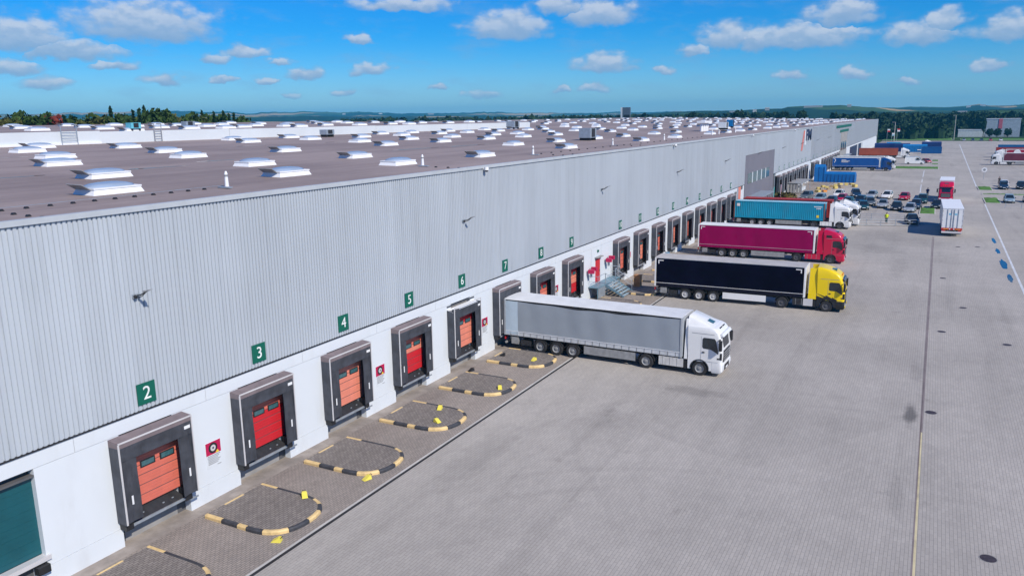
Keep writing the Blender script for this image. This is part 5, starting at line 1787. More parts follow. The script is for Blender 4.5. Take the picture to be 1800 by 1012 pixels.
# ---- cars
def car(loc, rotz, label, m, kind='hatch', group='cars parked by the guard railing'):
    t = thing('parked_car', label, 'car', loc, rotz, group)
    key = ('car', kind, m.name)
    if key not in KM:
        L2 = {'hatch': 2.02, 'sedan': 2.25, 'suv': 2.2, 'estate': 2.3}[kind]
        zr = {'hatch': 1.48, 'sedan': 1.44, 'suv': 1.66, 'estate': 1.48}[kind]
        zb = {'hatch': .93, 'sedan': .93, 'suv': 1.06, 'estate': .93}[kind]
        st = [(-L2, .50, .62, .70), (-L2 + .08, .34, .80, .78), (-L2 + .35, .24, zb - .02, .86), (-1.0, .22, zb, .89), (.2, .22, zb, .90), (.95, .22, zb - .02, .89), (L2 - .45, .24, zb - .16, .85), (L2 - .12, .30, .66, .76), (L2, .38, .54, .66)]
        rings = []
        for x, z0, z1, w in st:
            rings.append([(x, -w * .93, z0), (x, -w, z0 + .12), (x, -w, (z0 + z1) / 2), (x, -w * .95, z1 - .05), (x, -w * .82, z1), (x, w * .82, z1), (x, w * .95, z1 - .05), (x, w, (z0 + z1) / 2), (x, w, z0 + .12), (x, w * .93, z0)])
        body = MB().loft(rings).mesh('body', m, True, 45)
        xr = {'hatch': -1.92, 'sedan': -1.65, 'suv': -2.05, 'estate': -2.15}[kind]
        xt = {'hatch': -1.5, 'sedan': -.95, 'suv': -1.75, 'estate': -1.85}[kind]
        gb = [(xr, .76), (xr + .2, .82), (.6, .82), (1.02, .74)]
        gt = [(xt, .56), (xt + .15, .62), (-.05, .62), (.12, .55)]
        b = MB()
        ringb = [(x, -w, zb - .04) for x, w in gb] + [(x, w, zb - .04) for x, w in reversed(gb)]
        ringt = [(x, -w, zr - .03) for x, w in gt] + [(x, w, zr - .03) for x, w in reversed(gt)]
        b.loft([ringb, ringt])
        glass = b.mesh('windows', M_GLASSD, False)
        b = MB()
        ra = [(x, -w - .012, zr - .045) for x, w in gt] + [(x, w + .012, zr - .045) for x, w in reversed(gt)]
        rb = [(x * .98 - .01, -w + .03, zr + .015) for x, w in gt] + [(x * .98 - .01, w - .03, zr + .015) for x, w in reversed(gt)]
        b.loft([ra, rb])
        roof = b.mesh('roof', m, True, 50)
        b = MB()
        for s in (-1, 1):
            for (pb, pt) in ((gb[0], gt[0]), (gb[3], gt[3]), ((-.35, .825), (-.5, .625))):
                b.cyl((pb[0], s * (pb[1] + .01), zb - .03), (pt[0], s * (pt[1] + .01), zr - .03), .045, n=6)
        pil = b.mesh('pillars', m, False)
        KM[key] = (body, glass, roof, pil, L2, zb)
    body, glass, roof, pil, L2, zb = KM[key]
    put('body', body, t)
    put('windows', glass, t)
    put('roof', roof, t)
    put('pillars', pil, t)
    lk = ('carlights', kind)
    if lk not in KM:
        KM[lk] = [MB().box(L2 - .32, L2 - .06, s * .62 - .14, s * .62 + .14, .58, .70).mesh('headlight', M_LAMP) for s in (-1, 1)] + \
                 [MB().box(-L2 - .0, -L2 + .12, s * .66 - .12, s * .66 + .12, .66, .82).mesh('tail_light', M_LRED) for s in (-1, 1)] + \
                 [MB().box(L2 - .03, L2 + .02, -.26, .26, .40, .50).mesh('number_plate', M_WHITE), MB().box(L2 - .10, L2 + .005, -.52, .52, .30, .40).mesh('lower_grille', M_BLACK),
                  MB().box(.62, .80, -1.02, -.84, zb - .02, zb + .12).mesh('mirror', M_BLACK), MB().box(.62, .80, .84, 1.02, zb - .02, zb + .12).mesh('mirror', M_BLACK)]
    for me in KM[lk]:
        put(me.name.split('.')[0], me, t)
    for x in (-L2 + .75, L2 - .85):
        for s in (-1, 1):
            add_wheel(t, x, s * .78, .32, .21, M_SIDEB)
    return t


A_WHITE = paint('car_white', (.78, .78, .78))
A_SILV = mat('car_silver', (.46, .50, .53), .3, .4, .03, coat=.3)
A_GREY = mat('car_grey', (.13, .16, .18), .3, .3, .03, coat=.3)
A_BLACK = paint('car_black', (.012, .018, .025))
A_NAVY = paint('car_navy', (.012, .035, .075))
A_RED = paint('car_red', (.45, .008, .05))
A_TEAL = paint('car_dark_teal', (.012, .06, .075))
A_PALE = mat('car_pale_blue', (.30, .42, .50), .3, .3, .03, coat=.3)
FC = R(-97)
for (x, y, m, k, lab, r) in (
        (-16.9, 177.8, A_WHITE, 'hatch', 'white hatchback in the back row beside the yellow barrels', FC),
        (-13.7, 178.5, A_NAVY, 'suv', 'dark navy tall car right of the white hatchback in the back row', R(-80)),
        (-10.6, 177.5, A_SILV, 'hatch', 'silver hatchback in the back row, left of the white estate', FC),
        (-7.8, 177.6, A_WHITE, 'estate', 'white estate car in the back row next to the red car', FC),
        (-4.6, 175.9, A_RED, 'hatch', 'red small car in the back row of the car park', FC),
        (-1.3, 170.8, A_TEAL, 'suv', 'dark teal tall car right of the red car', R(-92)),
        (1.2, 162.5, A_BLACK, 'hatch', 'black hatchback in the shade beside the red truck cab', FC),
        (-10.6, 156.0, A_TEAL, 'hatch', 'dark teal hatchback in the middle row near the white tractors', R(-82)),
        (-10.0, 163.5, A_GREY, 'hatch', 'grey hatchback behind the dark teal hatchback in the middle row', R(-82)),
        (-7.6, 160.3, A_SILV, 'sedan', 'silver saloon in the middle row behind the yellow vest person', R(-92)),
        (-5.2, 156.6, A_BLACK, 'hatch', 'black hatchback just behind the yellow vest person', R(-92)),
        (-3.0, 154.6, A_SILV, 'hatch', 'silver hatchback in the middle row left of the grass patch', R(-95)),
        (-2.2, 160.5, A_NAVY, 'suv', 'dark navy car behind the silver hatchback by the grass patch', R(-95)),
        (-2.2, 138.3, A_BLACK, 'sedan', 'black saloon in front of the guard railing, nearest to the camera', R(-82)),
        (-22.3, 170.5, A_GREY, 'suv', 'grey car by the office bush at the left end of the car rows', R(-100)),
        (-19.4, 168.0, A_PALE, 'hatch', 'pale blue car half hidden by the red container top', FC),
        (-16.8, 163.0, A_NAVY, 'hatch', 'navy car roof above the red container, left of the dark wine one', FC),
        (-15.4, 168.5, A_RED, 'hatch', 'wine red car roof above the red container', FC),
        (-13.6, 160.0, A_TEAL, 'suv', 'dark car beside the container end post', FC),
        (-11.9, 166.5, A_NAVY, 'hatch', 'dark blue hatchback between the back row and the white tractors', FC),
        (-12.2, 153.0, A_WHITE, 'estate', 'white estate roof just behind the white tractor cabs', FC)):
    car((x, y, 0), r, lab, m, k)
for (x, y, m, k, lab, r) in (
        (14.2, 208.0, A_NAVY, 'suv', 'dark navy car on the right parked beyond the upper grass patch', R(-88)),
        (17.6, 209.2, A_BLACK, 'suv', 'black tall car at the right edge beyond the upper grass patch', R(-92)),
        (13.3, 177.3, A_PALE, 'hatch', 'pale blue car right of the lower grass patch', R(-90)),
        (16.6, 179.0, A_SILV, 'hatch', 'silver car cut by the right edge of the photo', R(-90)),
        (14.8, 214.5, A_WHITE, 'hatch', 'white car roof behind the dark navy car on the right', R(-88)),
        (19.2, 545, A_NAVY, 'hatch', 'tiny dark car in the far row, left one', R(-90)),
        (23.6, 545, A_NAVY, 'sedan', 'tiny dark blue car in the far row', R(-90)),
        (28.2, 545, A_RED, 'hatch', 'tiny wine car in the far row', R(-90)),
        (33.2, 544, A_WHITE, 'hatch', 'tiny white car in the far row', R(-90)),
        (14.6, 546, A_SILV, 'sedan', 'tiny silver car nearest the white line in the far row', R(-90)),
        (-15.5, 302, A_TEAL, 'suv', 'dark car with white roof beside the white van', R(-85)),
        (-2.2, 309, A_RED, 'hatch', 'small red car parked behind the white van', R(-60))):
    car((x, y, 0), r, lab, m, k, 'cars parked on the far side')

# white panel van
def van(loc, rotz, label):
    t = thing('panel_van', label, 'van', loc, rotz)
    prof = [(-3.0, .35), (-3.05, 1.0), (-2.98, 2.45), (-2.8, 2.58), (.9, 2.60), (1.25, 2.48), (1.95, 1.42), (2.75, 1.12), (2.95, .85), (2.95, .35)]
    rings = []
    for y, k in ((-.98, 0), (-1.0, .3), (-.9, 1.0)):
        pass
    b = MB()
    ri = []
    for yy, ins in ((-.90, .10), (-1.0, 0.0), (1.0, 0.0), (.90, .10)):
        ri.append([(x * (1 - ins * .02), yy * (1 if z < 1.4 else .95 if z < 2 else .88), z - (ins * .4 if z > 2.4 else 0)) for x, z in prof])
    b.loft(ri)
    b.build('body', P_WHITE, t, True, angle=30)
    MB().quad((1.30, -.78, 2.42), (1.30, .78, 2.42), (1.97, .86, 1.46), (1.97, -.86, 1.46)).build('windscreen', M_GLASSD, t)
    for s in (-1, 1):
        MB().prism([(.35, 1.5), (.35, 2.2), (1.0, 2.2), (1.55, 1.5)], 'y', s * .955, s * 1.002).build('side_window', M_GLASSD, t)
        MB().box(2.80, 2.97, min(s * .6, s * .9), max(s * .6, s * .9), .8, 1.0).build('headlight', M_LAMP, t)
        for x in (-2.0, 1.95):
            add_wheel(t, x, s * .88, .35, .24, M_SIDEB)
    MB().box(2.9, 3.0, -.9, .9, .35, .62).build('bumper', M_BLACK, t)


van((-5.6, 299.2, 0), R(2), 'long white panel van parked beside the far grass strip')
van((29.5, 313, 0), R(180), 'white van roof on the right between the parked trucks')

# ---- waste containers, trolley shelter, barrels
def skip(loc, rotz, label, m, L=9.8, H=2.3, round_top=False):
    t = thing('waste_container', label, 'container', loc, rotz, 'blue waste containers')
    if round_top:
        prof = [(-1.15, 0)] + [(-1.15 * math.cos(math.pi * k / 10), H - 1.0 + 1.0 * math.sin(math.pi * k / 10)) for k in range(11)] + [(1.15, 0)]
    else:
        prof = [(-1.1, 0), (-1.2, H - .5), (-.75, H), (.75, H), (1.2, H - .5), (1.1, 0)]
    MB().prism(prof, 'x', 0, L).build('shell', m, t)
    n = int(L / .9)
    for k in range(n + 1):
        x = L * k / n
        b = MB()
        for s in (-1, 1):
            b.box(x - .06, x + .06, min(s * 1.1, s * 1.27), max(s * 1.1, s * 1.27), .1, H - .55)
        b.build('rib', m, t)
    MB().box(0, L, -.9, .9, -.0, .12).build('skid', M_CHAS, t)
    if L > 8:
        MB().box(L * .60, L * .76, -1.30, -1.275, .85, 1.15).build('white_label', M_WHITE, t)
    return t


skip((-26.6, 216.7, 0), R(-2), 'tall bright blue waste press with rounded top by the docks', M_BLUEC, 2.4, 4.4, True)
skip((-24.2, 216.6, 0), R(-4), 'long bright blue roll off waste container', M_BLUEC, 7.2, 2.6)
t = thing('trolley_shelter', 'grey flat roofed trolley shelter beside the docks', 'shelter', (-26.6, 187.5, 0), 0)
MB().box(-1.6, 1.9, -6.5, 6.5, 2.25, 2.36).build('roof', M_SIDEB, t)
for xx in (-1.5, 1.8):
    for yy in (-6.3, 0, 6.3):
        MB().box(xx - .05, xx + .05, yy - .05, yy + .05, 0, 2.25).build('post', M_STEEL, t)
for k in range(5):
    MB().box(-1.2 + k * .62, -.75 + k * .62, -6.4, -6.3, .2, 2.1).build('back_panel', M_CONC, t)
MB().box(-1.0, 1.2, -5, 5, .2, .9).build('trolleys', M_PARA, t)
k = 0
bar_spots = [(-22.6, 200, 'y'), (-21.6, 198, 'y'), (-20.9, 201, 'o'), (-20.2, 203, 'y'), (-19.5, 206, 'y'), (-19.0, 202, 't'), (-18.2, 207, 'y'), (-23.0, 195, 'y'), (-21.9, 192, 't'), (-20.7, 194, 'o'), (-20.9, 188, 'r'),
             (-22.2, 187, 'y'), (-19.6, 197, 'y'), (-18.4, 199, 't'), (-16.0, 203, 'y'), (-17.2, 209, 'y')]
BM = {'y': (mat('straw_goods', (.66, .52, .16), .7), 'yellow'), 'o': (mat('pallet_wood', (.42, .30, .16), .8), 'wooden tan'), 't': (mat('tan_goods', (.38, .32, .26), .8), 'tan'), 'r': (M_ORANGE, 'orange')}
bar_spots.sort(key=lambda q: math.atan2(q[0], q[1]))
for i, (x, y, c) in enumerate(bar_spots):
    nth = ORD[sum(1 for q in bar_spots[:i] if q[2] == c)]
    m, nm = BM[c]
    t = thing('goods_crate', f'{nm} goods crate right of the trolley shelter, {nth} {nm} one from the left', 'crate', (x, y, 0), rnd.random(), 'yellow and tan goods beside the docks')
    t.scale = (.75, .75, .75)
    MB().box(-.5, .5, -.7, .7, .12, .55 + .35 * rnd.random()).build('crate_body', m, t)
    MB().box(-.52, .52, -.72, .72, 0, .11).build('pallet', BM['o'][0], t)
M_BUSH = leaf_mat('bush_leaves', (.05, .06, .015), (.13, .10, .03))


def leaf_cloud(n, rx, ry, rz, zc, size, seed, shape='blob'):
    rr = random.Random(seed)
    b = MB()
    for i in range(n):
        while True:
            x, y, z = rr.uniform(-1, 1), rr.uniform(-1, 1), rr.uniform(-1, 1)
            d = x * x + y * y + z * z
            if d < 1 and d > .15:
                break
        if shape == 'cone':
            h = (z + 1) / 2
            k = (1 - h) * (.75 + .25 * math.sin(h * 30))
            px, py, pz = x * rx * k, y * ry * k, zc + z * rz
        else:
            lump = 1 + .22 * math.sin(5 * x + seed) * math.cos(4 * y + 2 * z + seed * 2)
            px, py, pz = x * rx * lump, y * ry * lump, zc + z * rz * lump
        s = size * rr.uniform(.6, 1.3)
        nv = Vector((rr.uniform(-1, 1), rr.uniform(-1, 1), rr.uniform(-.2, 1))).normalized()
        u = nv.orthogonal().normalized() * s
        w = nv.cross(u).normalized() * s
        p = Vector((px, py, pz))
        b.add([p - u - w * .6, p + u - w * .5, p + u * .8 + w * .6, p - u * .7 + w], [(0, 1, 2, 3)])
    return b


b = leaf_cloud(260, 2.2, 4.5, .8, .8, .28, 3)
o = b.build('shrub_bed', M_BUSH)
o.location = (-26.2, 166.5, 0)
tag(o, 'low olive green shrub bed in front of the office entrance', 'shrub')
for (x, y, m, l) in ((-26.8, 158.5, mat('turquoise_panel', (.05, .42, .42), .5), 'turquoise banner post by the office entrance'), (-26.5, 164.5, mat('pink_panel', (.60, .30, .38), .5), 'pale red banner panel right of the office entrance')):
    t = thing('banner_post', l, 'banner', (x, y, 0))
    MB().cyl((0, 0, 0), (0, 0, 3.4), .05, n=8).build('post', M_STEEL, t)
    MB().box(-.02, .02, .05, .75, .9, 3.3).build('banner', m, t)

# guard railing in front of the car park
t = thing('guard_railing', 'low grey railing along the front of the car park', 'railing', (0, 0, 0))
pp = [(-10.4, 132.0), (-8.4, 132.6), (-6.4, 133.2), (-4.4, 133.8), (-2.4, 134.3), (-1.2, 134.6)]
for (x, y) in pp:
    MB().box(x - .04, x + .04, y - .04, y + .04, 0, 1.05).build('post', M_STEEL, t)
for (p, q) in zip(pp[:-1], pp[1:]):
    for z in (.18, .60, 1.0):
        MB().tube([(p[0], p[1], z), (q[0], q[1], z)], .025, 5).build('rail', M_STEEL, t)
    MB().hexa([(p[0], p[1], .02), (q[0], q[1], .02), (q[0], q[1] + .02, .02), (p[0], p[1] + .02, .02)], [(p[0], p[1], .16), (q[0], q[1], .16), (q[0], q[1] + .02, .16), (p[0], p[1] + .02, .16)]).build('toe_board', M_CONC, t)
t = thing('guard_railing', 'back railing with three rails behind the yellow vest person', 'railing', (0, 0, 0))
pp = [(-10.6, 140.0), (-8.2, 140.2), (-5.8, 140.4), (-3.4, 140.6)]
for (x, y) in pp:
    MB().box(x - .04, x + .04, y - .04, y + .04, 0, 1.05).build('post', M_STEEL, t)
for z in (.35, .68, 1.0):
    MB().tube([(p[0], p[1], z) for p in pp], .025, 5).build('rail', M_STEEL, t)


# ---- people: one skinned body each, clothes as thin shells
def person(loc, rotz, label, m_top, m_leg, m_skin, stride=.12):
    t = thing('person', label, 'person', loc, rotz)
    def limb(b, pts):
        n = 8
        rings = []
        for k, (p, r) in enumerate(pts):
            p = Vector(p)
            q = Vector(pts[min(k + 1, len(pts) - 1)][0]) - Vector(pts[max(k - 1, 0)][0])
            u = q.normalized().orthogonal().normalized()
            w = q.normalized().cross(u)
            rings.append([tuple(p + u * r * math.cos(2 * math.pi * i / n) + w * r * math.sin(2 * math.pi * i / n)) for i in range(n)])
        b.loft(rings)

    def torso(b, sl):
        rings = []
        for z, rx, ry in sl:
            rings.append([(rx * math.cos(2 * math.pi * i / 12), ry * math.sin(2 * math.pi * i / 12), z) for i in range(12)])
        b.loft(rings)
    vs = [(0, 0, .95), (0, 0, 1.15), (0, 0, 1.38), (0, 0, 1.50), (.01, 0, 1.60), (.02, 0, 1.70),
          (0, .10, .92), (stride, .11, .50), (stride * .8, .12, .08), (stride + .14, .13, .04),
          (0, -.10, .92), (-stride * .6, -.11, .50), (-stride * 1.6, -.12, .10), (-stride * 1.3 + .12, -.13, .04),
          (0, .20, 1.40), (-.03, .26, 1.14), (.10, .27, .92), (0, -.20, 1.40), (.03, -.26, 1.14), (.16, -.25, .93)]
    es = [(0, 1), (1, 2), (2, 3), (3, 4), (4, 5), (0, 6), (6, 7), (7, 8), (8, 9), (0, 10), (10, 11), (11, 12), (12, 13), (2, 14), (14, 15), (15, 16), (2, 17), (17, 18), (18, 19)]
    rad = [.15, .14, .15, .06, .10, .09, .10, .065, .045, .04, .10, .065, .045, .04, .065, .05, .04, .065, .05, .04]
    me = bpy.data.meshes.new('body')
    me.from_pydata(vs, es, [])
    me.materials.append(m_skin)
    o = put('body', me, t)
    o.modifiers.new('skin', 'SKIN')
    for i, sv in enumerate(me.skin_vertices[0].data):
        sv.radius = (rad[i], rad[i])
        sv.use_root = (i == 0)
    ss = o.modifiers.new('subdivision', 'SUBSURF')
    ss.levels = 1
    ss.render_levels = 1
    b = MB()
    torso(b, [(.90, .17, .20), (1.1, .155, .19), (1.35, .165, .235), (1.46, .10, .15)])
    for s, e in ((1, (-.03, .26, 1.14)), (-1, (.03, -.26, 1.14))):
        limb(b, [((0, s * .17, 1.42), .08), ((0, s * .21, 1.38), .085), (e, .07)])
    b.build('jacket', m_top, t, True, angle=60)
    b = MB()
    torso(b, [(.80, .13, .19), (.95, .175, .205)])
    limb(b, [((0, .10, .90), .115), ((stride, .11, .50), .09), ((stride * .8, .12, .12), .07)])
    limb(b, [((0, -.10, .90), .115), ((-stride * .6, -.11, .50), .09), ((-stride * 1.6, -.12, .13), .07)])
    b.build('trousers', m_leg, t, True, angle=60)
    b = MB()
    rings = []
    for k in range(5):
        a = k / 4 * math.pi / 2
        rings.append([(.01 + .118 * math.cos(a) * math.cos(2 * math.pi * i / 10), .105 * math.cos(a) * math.sin(2 * math.pi * i / 10), 1.66 + .13 * math.sin(a)) for i in range(10)])
    b.loft(rings)
    b.build('hair', M_BLACK, t, True, angle=60)


M_SKIN = mat('skin', (.45, .26, .18), .6)
person((-5.8, 136.6, 0), R(-100), 'person in a bright yellow vest standing at the guard railing', mat('hi_vis_yellow', (.70, .85, .02), .6), A_TEAL, M_SKIN)
person((-.6, 185.0, 0), R(90), 'person in dark blue clothes walking beyond the parked cars', mat('blue_jacket', (.015, .035, .16), .7), A_NAVY, M_SKIN)
person((14.2, 222.0, 0), R(-60), 'person in black standing behind the dark cars on the right', M_BLACK, M_BLACK, M_SKIN)
# round traffic sign on the right
t = thing('traffic_sign', 'round white sign on a thin post beside the white line', 'sign', (11.6, 236.0, 0))
MB().cyl((0, 0, 0), (0, 0, 2.3), .05, n=8).build('post', M_STEEL, t)
MB().cyl((0, -.05, 2.45), (0, -.09, 2.45), .62, n=20).build('sign_disc', M_WHITE, t)
MB().cyl((0, -.091, 2.45), (0, -.10, 2.45), .30, n=16).build('sign_symbol', M_SIDEB, t)
b = MB()
t = thing('guard_railing', 'short grey railing beside the lower grass patch at the right', 'railing', (0, 0, 0))
for x in (12.0, 14.5, 17.0):
    MB().box(x - .04, x + .04, 166.5, 166.6, 0, .9).build('post', M_STEEL, t)
for z in (.4, .85):
    MB().tube([(12.0, 166.55, z), (17.0, 166.55, z)], .03, 5).build('rail', M_STEEL, t)

# far blue containers and flags
for (x, y, L, m, rt, lab) in ((-24.5, 402, 8.5, mat('navy_waste', (.0, .02, .13), .5), 0, 'navy waste container nearest the far facade corner'), (-21.0, 430, 6.0, mat('azure_waste', (.0, .16, .42), .5), 0, 'azure waste container in the far cluster'),
                              (-17.8, 412, 4.0, mat('green_waste', (.01, .18, .12), .5), 0, 'small green waste container in the far cluster'), (-16.0, 398, 6.0, MATS['navy_waste'], 0, 'navy waste container left of the long azure one'),
                              (-12.6, 392, 9.5, MATS['azure_waste'], 0, 'long azure waste container in the middle of the far cluster'), (-5.6, 425, 8.0, MATS['navy_waste'], 0, 'navy waste container under the far white cab')):
    skip((x, y, 0), R(rnd.uniform(-8, 8)), lab, m, L, 2.9 + rnd.random() * .8)
container((-5.1, 379, .1), R(2), 'plain blue container standing alone by the far road', mat('plain_blue', (.0, .08, .26), .5), MATS['plain_blue'], L=7.6, H=2.7)
tractor((-1.5, 436, 0), R(0), 'far white tractor above the navy waste container', P_WHITE, m_rim=M_RIMD)
for (x, z, c1, c2, lab) in ((-23.1, 8.6, M_WHITE, M_LRED, 'white and red flag near the far facade corner'), (-20.8, 6.6, M_WHITE, K_LBLUE, 'white vertical flag, middle of three'), (-18.4, 8.8, M_LRED, M_WHITE, 'red and white flag, right one of three')):
    t = thing('flag_pole', lab, 'flag', (x, 470, 0), 0, 'flags at the far corner')
    MB().cyl((0, 0, 0), (0, 0, z), .06, n=8).build('pole', M_STEEL, t)
    MB().box(.06, 1.3, -.02, .02, z - .8, z - .1).build('flag_cloth', c1, t)
    MB().box(.06, 1.3, -.02, .02, z - 1.6, z - .81).build('flag_cloth', c2, t)
for (x, y, h, lab) in ((9.6, 560, 14.8, 'tall grey lamp mast at the end of the road'), (-20.3, 486, 11.8, 'slim grey lamp mast by the far facade corner')):
    t = thing('lamp_mast', lab, 'street lamp', (x, y, 0), 0, 'lamp masts')
    MB().cyl((0, 0, 0), (0, 0, h), .20, .12, 10).build('mast', M_CONCL, t)
    MB().box(-1.6, 0, -.15, .15, h, h + .15).build('lamp_arm', M_CONCL, t)

# distant buildings
t = thing('industrial_hall', 'grey hall with a red vertical stripe far behind the trucks', 'building', (37.5, 640, 0))
MB().box(-8.2, 11.5, -7, 8, 0, 11.8).build('wall', mat('hall_grey', (.30, .36, .42), .5), t)
MB().box(-8.4, 11.7, -7.2, 8.2, 11.8, 12.1).build('roof', M_PARA, t)
MB().box(-1.1, 1.1, -7.25, -7.0, 5.5, 12.0).build('red_stripe', mat('stripe_red', (.42, .10, .14), .5), t)
MB().box(3, 6, -7.1, -7.0, 0, 3).build('door', M_SIDEB, t)
t = thing('low_shed', 'long low pale shed left of the grey hall', 'building', (22, 636, 0))
MB().box(-9, 6.8, -4, 4, 0, 4.6).build('wall', mat('shed_pale', (.50, .56, .58), .6), t)
MB().box(-9.2, 7, -4.2, 4.2, 4.6, 5.0).build('roof', M_PARA, t)
t = thing('sign_pylon', 'dark square advertising pylon rising behind the far roof', 'pylon', (-187, 520, 0))
MB().box(-.6, .6, -.6, .6, 0, 15.5).build('mast', M_CONC, t)
MB().box(-3.2, 3.2, -.8, .8, 15.5, 22.9).build('sign_box', mat('pylon_grey', (.10, .13, .17), .5), t)
MB().box(-3.3, -2.2, -.95, -.8, 15.6, 22.9).build('light_edge', M_PARA, t)
MB().box(-1.2, 3.2, -.9, -.8, 15.6, 18.0).build('dark_panel', M_BLACK, t)
M_FARW = mat('far_render_white', (.50, .50, .48), .8)
M_FARG = mat('far_render_grey', (.30, .30, .30), .8)
for k, (az, D, w, d, h, m) in enumerate(((-12.3, 2200, 34, 12, 3.5, M_FARG), (-7.4, 2250, 46, 12, 3.5, M_FARG), (-10.3, 2230, 11, 9, 7, M_FARG), (-11.1, 2150, 9, 8, 6, M_FARW), (.2, 1200, 9, 7, 3, M_FARG), (1.3, 1220, 10, 7, 3, M_FARG),
                                         (1.6, 3600, 15, 10, 7, M_FARW), (2.35, 3650, 18, 10, 6, M_FARW), (-5.2, 2300, 10, 8, 6, M_FARG), (-37, 5900, 26, 14, 9, M_FARW), (-39.5, 5800, 20, 12, 8, M_FARW), (-33.5, 5900, 40, 14, 8, M_FARG))):
    z = terrain_z(D, az)
    lab = ['long white hall below the green ridge, left one', 'long white hall below the green ridge, right one', 'pale house on the ridge slope', 'small white house on the ridge slope', 'pale shed in the far woods on the right', 'white shed in the far woods on the right',
           'white village house on the right hillside', 'second white village house on the right hillside', 'lone pale house near the ridge top', 'tiny white house on the blue hills', 'second tiny white house on the blue hills', 'pale hamlet roof on the blue hills'][k]
    t = thing('far_house', lab, 'house', (D * math.sin(R(az)), D * math.cos(R(az)), z), -R(az), 'far houses on the hills')
    MB().box(-w / 2, w / 2, -d / 2, d / 2, -12, h * .7).build('wall', m, t)
    MB().prism([(-d / 2 - .5, h * .7), (0, h), (d / 2 + .5, h * .7)], 'x', -w / 2 - .5, w / 2 + .5).build('roof', M_FARG, t)

# ================================================================== TREES
TREES = [(-188.8, 136.5, 21.5, 'c'), (-192.7, 146.0, 20.6, 'c'), (-182.3, 139.9, 20.8, 'c'), (-187.8, 145.7, 21.7, 'c'), (-197.3, 155.8, 20.3, 'c'), (-197.4, 173.2, 20.7, 'c'), (-178.1, 160.4, 20.0, 'c'),
         (-180.2, 165.7, 20.2, 'c'), (-176.3, 164.1, 19.4, 'c'), (-186.0, 174.9, 19.7, 'c'), (-175.7, 115.2, 19.1, 'c'), (-186.4, 123.9, 19.2, 'c'), (-191.2, 110.3, 18.9, 'o'), (-182.0, 107.0, 18.2, 'o'),
         (-191.9, 114.6, 19.6, 'b'), (-189.8, 115.3, 18.6, 'b'), (-175.6, 108.5, 18.6, 'b'), (-189.0, 119.3, 19.2, 'b'), (-181.5, 116.6, 19.0, 'r'), (-185.4, 124.0, 18.4, 'b'), (-182.1, 124.7, 18.2, 'o'),
         (-192.3, 134.2, 19.0, 'b'), (-186.0, 132.4, 19.0, 'o'), (-178.9, 130.9, 18.7, 'b'), (-188.6, 140.1, 19.0, 'b'), (-194.5, 147.7, 19.2, 'o'), (-182.7, 142.8, 19.7, 'b'), (-180.5, 144.7, 20.4, 'b'),
         (-184.7, 150.1, 19.4, 'b'), (-198.4, 163.3, 19.2, 'o'), (-199.4, 167.1, 18.6, 'b'), (-191.8, 164.2, 19.3, 'b'), (-197.6, 171.2, 19.0, 'o'), (-196.1, 174.4, 18.8, 'b'), (-184.4, 167.8, 18.9, 'b'), (-177.3, 169.7, 18.0, 'b')]
CR = {}
for i in range(3):
    CR['c', i] = leaf_cloud(520, 1.7, 1.7, 6.5, 7.5, .42, 40 + i, 'cone').mesh('crown', L_DARK)
    CR['b', i] = leaf_cloud(620, 3.1, 3.1, 3.1, 0, .46, 50 + i).mesh('crown', L_GREEN)
    CR['o', i] = leaf_cloud(620, 3.3, 3.3, 2.8, 0, .46, 60 + i).mesh('crown', L_OLIVE)
    CR['r', i] = leaf_cloud(620, 2.7, 2.7, 2.9, 0, .42, 70 + i).mesh('crown', L_RED)
    CR['d', i] = leaf_cloud(620, 4.0, 4.0, 3.8, 0, .6, 80 + i).mesh('crown', L_DARK)


def trunk(h, limbs=True):
    b = MB().cyl((0, 0, 0), (0, 0, h), .28, .10, 8)
    if limbs:
        for a in range(4):
            b.cyl((0, 0, h * .62), (1.5 * math.cos(a * 1.6), 1.5 * math.sin(a * 1.6), h * .88), .10, .04, 5)
    return b.mesh('trunk', M_BARK)


TREES.sort(key=lambda q: math.atan2(q[0], q[1]))
for i, (x, y, z, k) in enumerate(TREES):
    nth = ORD[sum(1 for q in TREES[:i] if q[3] == k)]
    nm = {'c': ('conifer_tree', f'slim dark conifer behind the higher roof, {nth} conifer from the left'), 'b': ('broadleaf_tree', f'green broadleaf crown behind the higher roof, {nth} green one from the left'), 'o': ('broadleaf_tree', f'olive tinged crown behind the higher roof, {nth} olive one from the left'),
          'r': ('copper_tree', 'red leaved tree behind the higher roof at the left')}[k]
    t = thing(nm[0], nm[1], 'tree', (x, y, 0), rnd.random() * 6, 'trees behind the higher roof')
    if k == 'c':
        c = put('crown', CR['c', i % 3], t, (0, 0, z - 14.0))
        put('trunk', trunk(z - 4, False), t)
    else:
        c = put('crown', CR[k, i % 3], t, (0, 0, z - 3.0))
        put('crown', CR[k, (i + 1) % 3], t, (1.5 * math.sin(i), 1.5 * math.cos(i), z - 6.0))
        put('trunk', trunk(z - 4), t)
